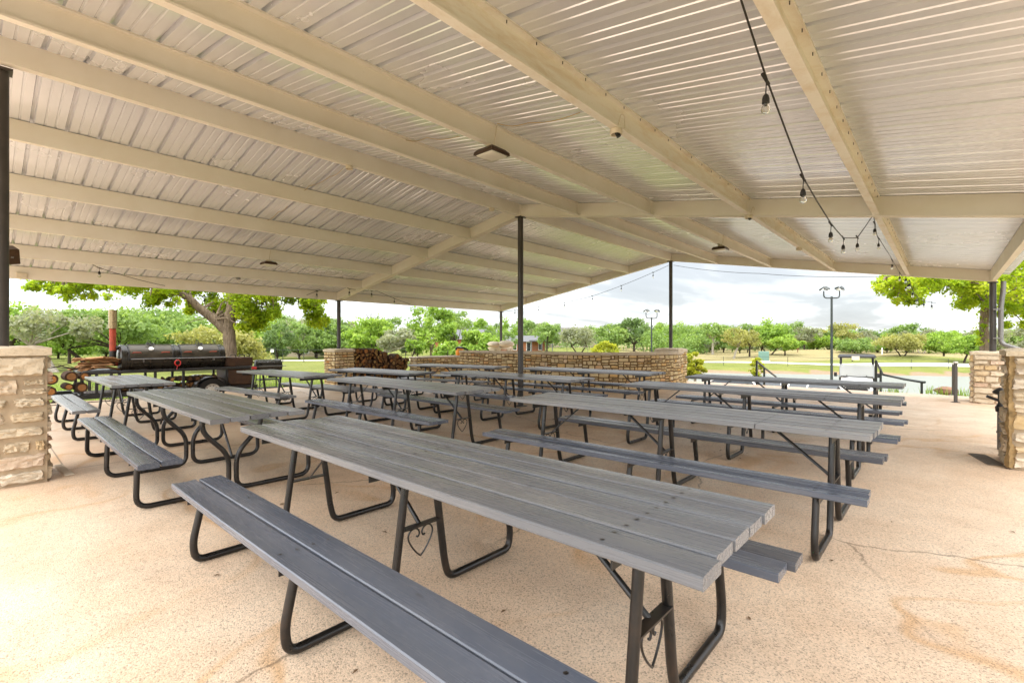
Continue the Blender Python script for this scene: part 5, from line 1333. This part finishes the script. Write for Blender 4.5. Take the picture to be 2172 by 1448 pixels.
T_ = [ # label, px, D, top, width px, leaf, options
 ('grey green half bare tree with a white leaning trunk at far left', 120, 27, 655, 190, 'lf_grey', dict(bark='barkpale', lean=-1.5, n=2000, size=.2, tf=.40, dense=.8, trunk_r=.17)),
 ('dark green tree at the left edge behind the pale leaning one', 25, 46, 640, 190, 'lf_fresh', dict(n=2600, size=.4)),
 ('wide low spreading tree on a curved double trunk behind the log pile', 205, 31, 652, 260, 'lf_mid', dict(n=7000, size=.26, tf=.30, stems=2, dense=1.6, flat=.45)),
 ('broad mid green tree rising behind the smoker chimney', 320, 44, 650, 260, 'lf_mid', dict(n=6000, size=.32, tf=.18, dense=1.5, flat=.5)),
 ('slim young tree with a straight trunk on the bare lawn at left', 147, 43, 690, 120, 'lf_fresh', dict(n=1600, size=.3, tf=.42)),
 ('round green tree above the smoker left lid', 395, 52, 662, 170, 'lf_mid', dict(n=3400, size=.36, tf=.15, dense=1.3)),
 ('tan yellow drooping tree directly behind the big oak trunk', 470, 27, 688, 205, 'lf_tan', dict(n=6500, size=.19, tf=.08, bark='barkdark', dense=1.5, flat=.5)),
 ('green tree with thin dark trunk in the grove, leftmost', 552, 74, 668, 62, 'lf_fresh', dict(n=1500, size=.42, tf=.42)),
 ('tall green tree in the grove with dark slender trunks', 580, 78, 662, 78, 'lf_fresh', dict(n=1900, size=.42, tf=.40, stems=2)),
 ('grove tree beside the pale bare one', 606, 76, 668, 66, 'lf_mid', dict(n=1500, size=.42, tf=.42, stems=2)),
 ('low rounded green tree left of the left eave post', 672, 56, 692, 92, 'lf_mid', dict(n=2600, size=.32, tf=.1)),
 ('dense green tree just behind the left eave post', 705, 60, 668, 100, 'lf_dark', dict(n=2400, size=.4, tf=.15)),
 ('yellow green round tree behind the firewood stack', 790, 38, 672, 125, 'lf_fresh', dict(n=5000, size=.24, tf=.12, dense=1.3)),
 ('leaning pale trunked tree rising right of the firewood', 842, 34, 690, 95, 'lf_grey', dict(n=1900, size=.22, tf=.25, bark='barkpale', lean=-1.0)),
 ('tall airy green tree with high branches behind the low wall', 915, 36, 642, 120, 'lf_fresh', dict(n=3400, size=.24, tf=.22, dense=.9, flat=.85, bark='bark')),
 ('second airy tree reaching right toward the distant pier', 968, 40, 655, 90, 'lf_mid', dict(n=1900, size=.25, tf=.25, dense=.7, flat=.7)),
 ('small sapling on two stems in front of the pink path', 880, 31, 706, 46, 'lf_fresh', dict(n=900, size=.2, tf=.3, stems=2, trunk_r=.07)),
 ('bright bushy tree hiding the pale roofed outbuilding', 1012, 36, 692, 110, 'lf_fresh', dict(n=4600, size=.23, tf=.06, dense=1.3)),
 ('leafy shrub left of the bushy tree by the outbuilding', 952, 30, 716, 70, 'lf_fresh', dict(n=2200, size=.2, tf=.04)),
 ('oak shaped tree behind the brick house porch', 1160, 84, 688, 74, 'lf_mid', dict(n=2200, size=.4, tf=.28)),
 ('spreading pale green tree with forked trunk above the wall cap', 1228, 66, 692, 98, 'lf_grey', dict(n=3200, size=.30, tf=.25, stems=2, bark='barkdark', dense=1.2)),
 ('mid green tree between the large house and the floodlight pole', 1292, 92, 686, 80, 'lf_mid', dict(n=2200, size=.45, tf=.2)),
 ('bright yellow green dome shrub poking above the wall cap', 1284, 44, 722, 58, 'lf_yellow', dict(n=2600, size=.2, tf=.02, dense=1.2)),
 ('large dark green tree behind the floodlight pole', 1345, 100, 672, 105, 'lf_dark', dict(n=3600, size=.5, tf=.15, dense=1.2)),
 ('pale green wide tree at the ridge post, low branches', 1430, 74, 688, 150, 'lf_mid', dict(n=5200, size=.34, tf=.06, dense=1.6)),
 ('yellow green vase shaped bush at the right end of the curved wall', 1468, 22, 742, 54, 'lf_yellow', dict(n=3200, size=.13, tf=.1, stems=3, trunk_r=.05, dense=1.1, bark='barkpale')),
 ('tall pale trunked tree with high green crown right of the ridge post', 1512, 92, 684, 84, 'lf_mid', dict(n=2000, size=.45, tf=.5, bark='barkpale')),
 ('pinkish yellow half bare tree with crooked pale trunk', 1556, 76, 694, 78, 'lf_tan', dict(n=1700, size=.30, tf=.35, bark='barkpale', lean=.8, dense=.9)),
 ('yellow tan round tree next to the crooked one', 1590, 78, 698, 62, 'lf_tan', dict(n=2000, size=.30, tf=.3)),
 ('brightest lime green tree of the far group', 1632, 84, 690, 82, 'lf_fresh', dict(n=3400, size=.4, tf=.18, stems=2, dense=1.3)),
 ('lower lime green tree with drooping sides by the notice board', 1665, 80, 708, 72, 'lf_fresh', dict(n=2600, size=.36, tf=.15)),
 ('yellow green ball bush on the bank beside the stair handrail', 1604, 50, 754, 34, 'lf_yellow', dict(n=1400, size=.2, tf=.02)),
 ('thin airy tree left of the tall floodlight pole', 1706, 92, 692, 62, 'lf_grey', dict(n=1300, size=.42, tf=.3, dense=.8)),
 ('yellowish tree left of the pole with lit lower side', 1735, 96, 706, 70, 'lf_fresh', dict(n=2000, size=.45, tf=.15)),
 ('tall mixed tree right behind the tall floodlight pole', 1782, 98, 684, 88, 'lf_tan', dict(n=2400, size=.45, tf=.22)),
 ('low wide pale shrub tree behind the golf cart roof', 1812, 82, 716, 92, 'lf_mid', dict(n=3200, size=.34, tf=.04, dense=1.3)),
 ('dark blue green tree right of the golf cart', 1862, 104, 700, 80, 'lf_dark', dict(n=2400, size=.5, tf=.05)),
 ('tan round topped tree on a forked trunk on the tan mound', 1914, 64, 706, 92, 'lf_tan', dict(n=4200, size=.26, tf=.26, stems=2, dense=1.4)),
 ('tall green tree standing behind the tan round one', 1922, 108, 684, 84, 'lf_mid', dict(n=2600, size=.5, tf=.12)),
 ('white trunked airy tree right of the tan round tree', 1955, 94, 708, 66, 'lf_grey', dict(n=1400, size=.4, tf=.3, bark='barkpale', stems=2, dense=.8)),
 ('wide fresh green tree left of the far right pier', 2002, 80, 702, 96, 'lf_fresh', dict(n=3400, size=.36, tf=.14, dense=1.2)),
 ('lime tree with a leaning trunk close to the steel posts', 2044, 58, 708, 84, 'lf_fresh', dict(n=3000, size=.28, tf=.25, lean=.5)),
 ('pale green tree at the right edge beyond the downspout', 2152, 70, 690, 110, 'lf_grey', dict(n=3000, size=.34, tf=.1)),
 ('darker green tree seen right of the corner post', 2122, 92, 704, 90, 'lf_mid', dict(n=2200, size=.45, tf=.1)),
]
for i, (lab, px, D, top, w, lf, kw) in enumerate(T_):
    nm = 'bush' if ('bush ' in lab+' ' and 'bushy' not in lab) or 'shrub' in lab else 'tree'
    by_px(tree, nm, lab, px, D, top, w, lf, 100+i, cat='bush' if nm == 'bush' else 'tree', **kw)
p = at(632, 60); bare_tree('bare_tree', 'pale fan shaped bare tree between the grove and the left eave post', p, zat(672, 60)-height(p[0], p[1]), 6, 5, spread=.75, nb=34, leaf='lf_grey')
p = at(795, 42); bare_tree('bare_tree', 'leafless dead branches sticking up above the round yellow green tree', p, zat(640, 42)-height(p[0], p[1]), 5, 9, bark='barkdark', spread=.8, tf=.42, nb=9)
# rows of woods behind: each tree its own thing, repeated from a few built kinds
protos = []
r = random.Random(99)
BASE_LAB = 'one of the background trees forming the wooded skyline'
row = []
for px in list(range(-60, 720, 40)): row.append((px+r.uniform(-14, 14), r.uniform(62, 92), r.uniform(652, 672) if px < 420 else r.uniform(672, 690), 'L'))
for px in range(690, 1120, 30): row.append((px+r.uniform(-12, 12), r.uniform(100, 130), r.uniform(668, 690), 'M'))
for px in range(1105, 2260, 25):
    base = 690 if px < 1330 else 684 if px < 1700 else 700
    row.append((px+r.uniform(-12, 12), r.uniform(118, 150), base+r.uniform(-9, 12), 'R'))
for px in range(-40, 730, 42): row.append((px+r.uniform(-14, 14), r.uniform(50, 62), 686+r.uniform(-12, 10), 'N'))
for px in range(735, 1110, 38): row.append((px+r.uniform(-12, 12), r.uniform(66, 90), 694+r.uniform(-8, 8), 'N'))
for px in range(1440, 2190, 25): row.append((px+r.uniform(-9, 9), r.uniform(94, 110), 694+r.uniform(-6, 14)+(6 if px > 1700 else 0), 'F'))
kinds = ['lf_mid', 'lf_fresh', 'lf_dark', 'lf_grey', 'lf_fresh', 'lf_mid']
for i, (px, D, top, side) in enumerate(row):
    p = at(px, D); g = height(p[0], p[1]); H = zat(top, D)-g
    if i < len(kinds):
        o = tree('woodland_tree', BASE_LAB, p, 10.0, 10.5, kinds[i], 300+i, n=3200, size=.6, tf=.05, group=TB, dense=1.2, flat=.75); protos.append(o)
    else: o = copy_tree(protos[r.randrange(len(protos))])
    o.location = (p[0], p[1], g-.1); o.rotation_euler = (0, 0, r.uniform(0, 6.28)); s = H/10.0; sw = s*r.uniform(.8, 1.15); o.scale = (sw, sw, s)
# low undergrowth at the foot of the far woods
rs = np.random.default_rng(5); cl = []
for px in range(1100, 2300, 9):
    D = 98+rs.random()*30; p = at(px, D); g = height(p[0], p[1]); cl.append(((p[0], p[1], g+1.2+rs.random()*1.6), 1.4+rs.random()*1.6, 90, .75))
for px in range(-80, 740, 12):
    D = 66+rs.random()*20; p = at(px, D); g = height(p[0], p[1]); cl.append(((p[0], p[1], g+.5+rs.random()*.7), 1.0+rs.random()*1.0, 60, .75))
o = leaf_cloud('undergrowth', cl, 'lf_dark', .6, rs, None); tag(o, kind='stuff'); o['label'] = 'dense undergrowth along the foot of the far woods'

# ------------------------------------------------------------------ the two big near oaks
def big_oak(name, label, px, D, trunk, limbs, clumps, leafn, size, seed, ivy=False, rbase=.24):
    p = at(px, D); g = height(p[0], p[1]); t = thing(name, label, 'tree', (p[0], p[1], g-.05), 0, None)
    o = Vector((p[0], p[1], g-.05)); r = random.Random(seed); rs = np.random.default_rng(seed)
    def W(q): return Vector(at(q[0], q[2], zat(q[1], q[2])))-o
    mb = MB()
    P = [W(q) for q in trunk]; P[0].z = -.1
    def smooth_path(P, n=4):
        out = []
        for i in range(len(P)-1):
            p0, p1, p2, p3 = P[max(i-1, 0)], P[i], P[i+1], P[min(i+2, len(P)-1)]
            for k in range(n):
                u = k/n; out.append(.5*((2*p1)+(p2-p0)*u+(2*p0-5*p1+4*p2-p3)*u*u+(3*p1-p0-3*p2+p3)*u**3))
        out.append(P[-1]); return out
    def limb(pts, ra, rb, n=12):
        q = smooth_path(pts); k = len(q); rad = [ra+(rb-ra)*(i/(k-1))**.8 for i in range(k)]
        rad = [x*(1+r.uniform(-.07, .07)) for x in rad]; mb.tube(q, rad, n)
    limb(P, rbase*1.12, rbase*.86)
    for pts, ra, rb in limbs: limb([W(q) for q in pts], ra, rb)
    cl = []
    for q, rad, k in clumps:
        c = W(q); cl.append((tuple(c), rad, int(leafn*k), .75))
    # twigs toward the clumps from the nearest limb point
    ends = [W(q) for pts, _, _ in limbs for q in pts[1:]]
    for c, rad, n, fl in cl:
        cv = Vector(c); e = min(ends, key=lambda v: (v-cv).length)
        m = e.lerp(cv, .5)+Vector((r.uniform(-.15, .15), r.uniform(-.15, .15), r.uniform(0, .2)))
        mb.tube([e, m, cv], [.04, .025, .010], 5)
        for _ in range(3): mb.tube([cv, cv+Vector((r.gauss(0, 1), r.gauss(0, 1), r.gauss(-.2, .7))).normalized()*rad*.8], [.012, .004], 4)
    mb.build('trunk', M['bark'], t, smooth=60)
    leaf_cloud('crown', cl, 'lf_oak', size, rs, t, up=.5, aspect=.72)
    if ivy:
        iv = []
        for i in range(len(P)-1):
            for k in range(7):
                q = P[i].lerp(P[i+1], r.random()); iv.append(((q.x+r.uniform(-.16, .16), q.y+r.uniform(-.16, .16), q.z), r.uniform(.08, .2), 30, 1.0))
        leaf_cloud('ivy', iv, 'lf_oak', .11, rs, t)
    return t
Dk = 15.8
cl = []
r = random.Random(41)
def add(x0, x1, y0, y1, d0, d1, n, r0=.25, r1=.5, k=1.0):
    for _ in range(n): cl.append(((r.uniform(x0, x1), r.uniform(y0, y1), r.uniform(d0, d1)), r.uniform(r0, r1), k*r.uniform(.7, 1.3)))
add(395, 480, 560, 625, 16.3, 18.0, 22, .22, .42); add(490, 585, 560, 640, 14.8, 17.4, 34, .2, .42); add(500, 585, 635, 672, 15.2, 17, 16, .16, .32); add(505, 560, 668, 694, 15.4, 16.4, 8, .14, .26)
add(440, 495, 625, 668, 16.2, 17.6, 12, .18, .34); add(395, 440, 630, 660, 16.4, 17.2, 5, .14, .24)
add(612, 690, 600, 640, 15, 16.6, 18, .16, .34); add(650, 690, 640, 690, 15.2, 16, 12, .14, .24, .8); add(585, 640, 575, 612, 15, 17, 12, .22, .4)
add(250, 395, 565, 618, 14, 16.2, 34, .16, .36, .8); add(300, 375, 612, 648, 14.2, 15.6, 11, .12, .22, .5)
add(110, 260, 575, 605, 12.6, 14.6, 30, .14, .30, .7); add(62, 130, 590, 612, 12.4, 13.4, 7, .10, .2, .45); add(95, 230, 604, 634, 12.4, 13.8, 16, .09, .18, .35)
add(200, 700, 530, 560, 13.5, 17.5, 14, .3, .5, .6)
big_oak('oak_tree', 'big spreading oak with bright leaves and a forked brown trunk behind the smoker', 489, Dk,
        [(489, 800, Dk), (488, 745, Dk), (486, 705, Dk), (489, 672, Dk), (494, 640, Dk), (500, 560, Dk+.3), (505, 470, Dk)],
        [([(484, 704, Dk), (455, 678, Dk-.1), (425, 655, Dk-.3), (402, 634, Dk-.5), (382, 622, Dk-.7), (350, 600, Dk-1.0), (260, 575, Dk-2.0), (150, 560, Dk-2.8)], .17, .06),
         ([(402, 634, Dk-.5), (398, 605, Dk-.3), (410, 560, Dk), (430, 500, Dk)], .10, .05),
         ([(494, 640, Dk), (540, 600, Dk), (600, 590, Dk), (650, 600, Dk-.2)], .11, .04),
         ([(440, 667, Dk-.2), (432, 676, Dk-.3), (410, 680, Dk-.5), (392, 690, Dk-.6)], .022, .006)],
        cl, 210, .09, 7, rbase=.185)
cl = []; r = random.Random(43)
add(1862, 1960, 588, 622, 13.6, 15.6, 30, .13, .26, .55); add(1880, 1950, 618, 648, 13.8, 15, 9, .10, .17, .4); add(1950, 2090, 578, 618, 14, 16.6, 32, .16, .34, .8)
add(2035, 2085, 615, 655, 15.2, 16.2, 12, .13, .25, .6); add(2105, 2260, 545, 655, 13.6, 16.6, 70, .2, .4, .8); add(2110, 2200, 645, 690, 14.0, 15.6, 12, .12, .22, .5)
add(1960, 2300, 530, 560, 13.5, 17.5, 10, .3, .5, .6)
big_oak('oak_tree', 'leafy oak with an ivy covered trunk behind the far right corner post', 2089, 15.9,
        [(2089, 800, 15.9), (2088, 735, 15.9), (2087, 690, 15.9), (2091, 640, 15.9), (2094, 590, 15.9), (2100, 480, 15.9)],
        [([(2091, 640, 15.9), (2050, 600, 15.7), (1980, 588, 15), (1900, 590, 14.6)], .09, .03), ([(2094, 600, 15.9), (2140, 570, 15.4), (2200, 560, 15)], .10, .04)],
        cl, 230, .09, 8, ivy=True, rbase=.12)
rs = np.random.default_rng(77); V = []; T2 = []
for k in range(170):
    x, y = rs.uniform(-6, 7.5), rs.uniform(-7.2, 6); a = rs.random()*6.28; L = rs.uniform(.012, .03); w = L*rs.uniform(.3, .6); z = .004
    d = np.array([math.cos(a), math.sin(a), 0]); q = np.array([-d[1], d[0], 0]); c = np.array([x, y, z])
    V.extend([c-d*L, c+q*w+[0, 0, .006], c+d*L+[0, 0, .003], c-q*w+[0, 0, .004]]); T2.extend([rs.random()]*4)
V = np.array(V); o = npmesh('leaf_litter', V, np.arange(len(V)).reshape(-1, 4), np.array(T2), simple('dryleaf', (.16, .09, .04), .8)); tag(o, kind='stuff'); o['label'] = 'dry leaf bits scattered on the slab'
# tufts of rough grass at the slab edges
rs = np.random.default_rng(11); V = []; T2 = []
def tuft(x, y, z, n, h, sp):
    for _ in range(n):
        a = rs.random()*6.28; b = np.array([x+rs.normal()*sp, y+rs.normal()*sp, z]); d = np.array([math.cos(a), math.sin(a), 0]); hh = h*(.5+.7*rs.random()); w = np.array([-d[1], d[0], 0])*.008
        V.extend([b-w, b+w, b+d*hh*.35+np.array([0, 0, hh])+w*.3, b+d*hh*.35+np.array([0, 0, hh])-w*.3]); T2.extend([rs.random()]*4)
for px, D in ((1985, 13.4), (1995, 13.2), (2040, 13.0), (1970, 13.6), (2052, 12.8), (1890, 13.6), (1900, 13.5)):
    p = at(px, D); tuft(p[0], p[1], -.12, 26, .2, .12)
for k in range(260):
    x = -7.95-abs(rs.normal())*.5; y = -8+rs.random()*16; tuft(x, y, height(x, y)-.02, 16, .16, .12)
for k in range(900):
    x = -10-rs.random()*8; y = -7+rs.random()*14; tuft(x, y, height(x, y)-.02, 10, .12, .2)
V = np.array(V); o = npmesh('grass', V, np.arange(len(V)).reshape(-1, 4), np.array(T2), M['lf_fresh']); tag(o, kind='stuff'); o['label'] = 'rough grass tufts along the slab edge'

# ------------------------------------------------------------------ sky, sun, camera
SUN_EL, SUN_AZ = R_(66), R_(188)       # azimuth measured from +Y clockwise
sd = Vector((math.sin(SUN_AZ)*math.cos(SUN_EL), math.cos(SUN_AZ)*math.cos(SUN_EL), math.sin(SUN_EL)))
SKY_STRENGTH = .12
world = bpy.data.worlds.new('World'); scene.world = world; world.use_nodes = True
nt = world.node_tree; nt.nodes.clear()
class WN(NT):
    def __init__(s): s.t = nt
w = WN(); out = w.n('ShaderNodeOutputWorld'); bg = w.n('ShaderNodeBackground'); bg.inputs[1].default_value = SKY_STRENGTH
sky = w.n('ShaderNodeTexSky'); sky.sky_type = 'NISHITA'; sky.sun_disc = False; sky.sun_elevation = SUN_EL; sky.sun_rotation = SUN_AZ
tc = w.n('ShaderNodeTexCoord'); dirv = tc.outputs['Generated']; xyz = w.sep(dirv)
zz = w.math('ADD', w.math('MAXIMUM', xyz[2], 0.0), .09)
cmb = w.n('ShaderNodeCombineXYZ'); w.l(w.math('DIVIDE', xyz[0], zz), cmb.inputs[0]); w.l(w.math('DIVIDE', xyz[1], zz), cmb.inputs[1])
mp = w.n('ShaderNodeMapping'); mp.inputs['Scale'].default_value = (.55, .30, 1); mp.inputs['Rotation'].default_value = (0, 0, YAW); w.l(cmb.outputs[0], mp.inputs[0])
n1 = w.noise(mp.outputs[0], 1.25, 7, .56, .35)
cloud = w.ramp(n1, [(.38, (1.06, 1.06, 1.06)), (.48, (.88, .893, .905)), (.58, (.56, .58, .60)), (.72, (.48, .50, .52))])
# brighter toward the veiled sun, dimmer opposite
dp = w.n('ShaderNodeVectorMath', operation='DOT_PRODUCT'); w.l(dirv, dp.inputs[0]); dp.inputs[1].default_value = tuple(sd)
glow = w.math('ADD', 1.0, w.math('MULTIPLY', w.math('POWER', w.math('MAXIMUM', w.math('ADD', w.math('MULTIPLY', dp.outputs['Value'], .5), .5), 0.0), 1.7), 4.2))
fd = w.n('ShaderNodeVectorMath', operation='DOT_PRODUCT'); w.l(dirv, fd.inputs[0]); fd.inputs[1].default_value = (-.55, .83, 0)
glow = w.math('MULTIPLY', glow, w.math('SUBTRACT', 1.0, w.math('MULTIPLY', w.math('MAXIMUM', fd.outputs['Value'], 0.0), .42)))   # sky dimmed ahead of the camera so its visible clouds don't burn out
lum = w.n('ShaderNodeVectorMath', operation='SCALE'); w.l(cloud, lum.inputs[0]); w.l(w.math('MULTIPLY', glow, .70), lum.inputs['Scale'])
mixed = w.mix(.98, sky.outputs[0], lum.outputs[0])
w.l(mixed, bg.inputs[0]); w.l(bg.outputs[0], out.inputs[0])
sl = bpy.data.lights.new('sun', 'SUN'); sl.energy = .2; sl.angle = R_(35); sl.color = (1.0, .95, .87)
so = bpy.data.objects.new('sun', sl); COL.objects.link(so); so.rotation_euler = (-sd).to_track_quat('-Z', 'Y').to_euler()

cam = bpy.data.cameras.new('camera'); cam.sensor_width = 36; cam.lens = 36*FPX/2172; cam.clip_start = .05; cam.clip_end = 2000
co = bpy.data.objects.new('camera', cam); COL.objects.link(co); co.location = tuple(CAM); co.rotation_euler = (R_(90), 0, YAW); scene.camera = co
vs = scene.view_settings; vs.view_transform = 'Standard'; vs.look = 'None'; vs.gamma = 1; vs.use_curve_mapping = False; vs.exposure = 3.85
cy = scene.cycles; cy.max_bounces = 10; cy.diffuse_bounces = 6; cy.glossy_bounces = 4; cy.transmission_bounces = 6; cy.use_denoising = True; cy.caustics_reflective = False; cy.caustics_refractive = False
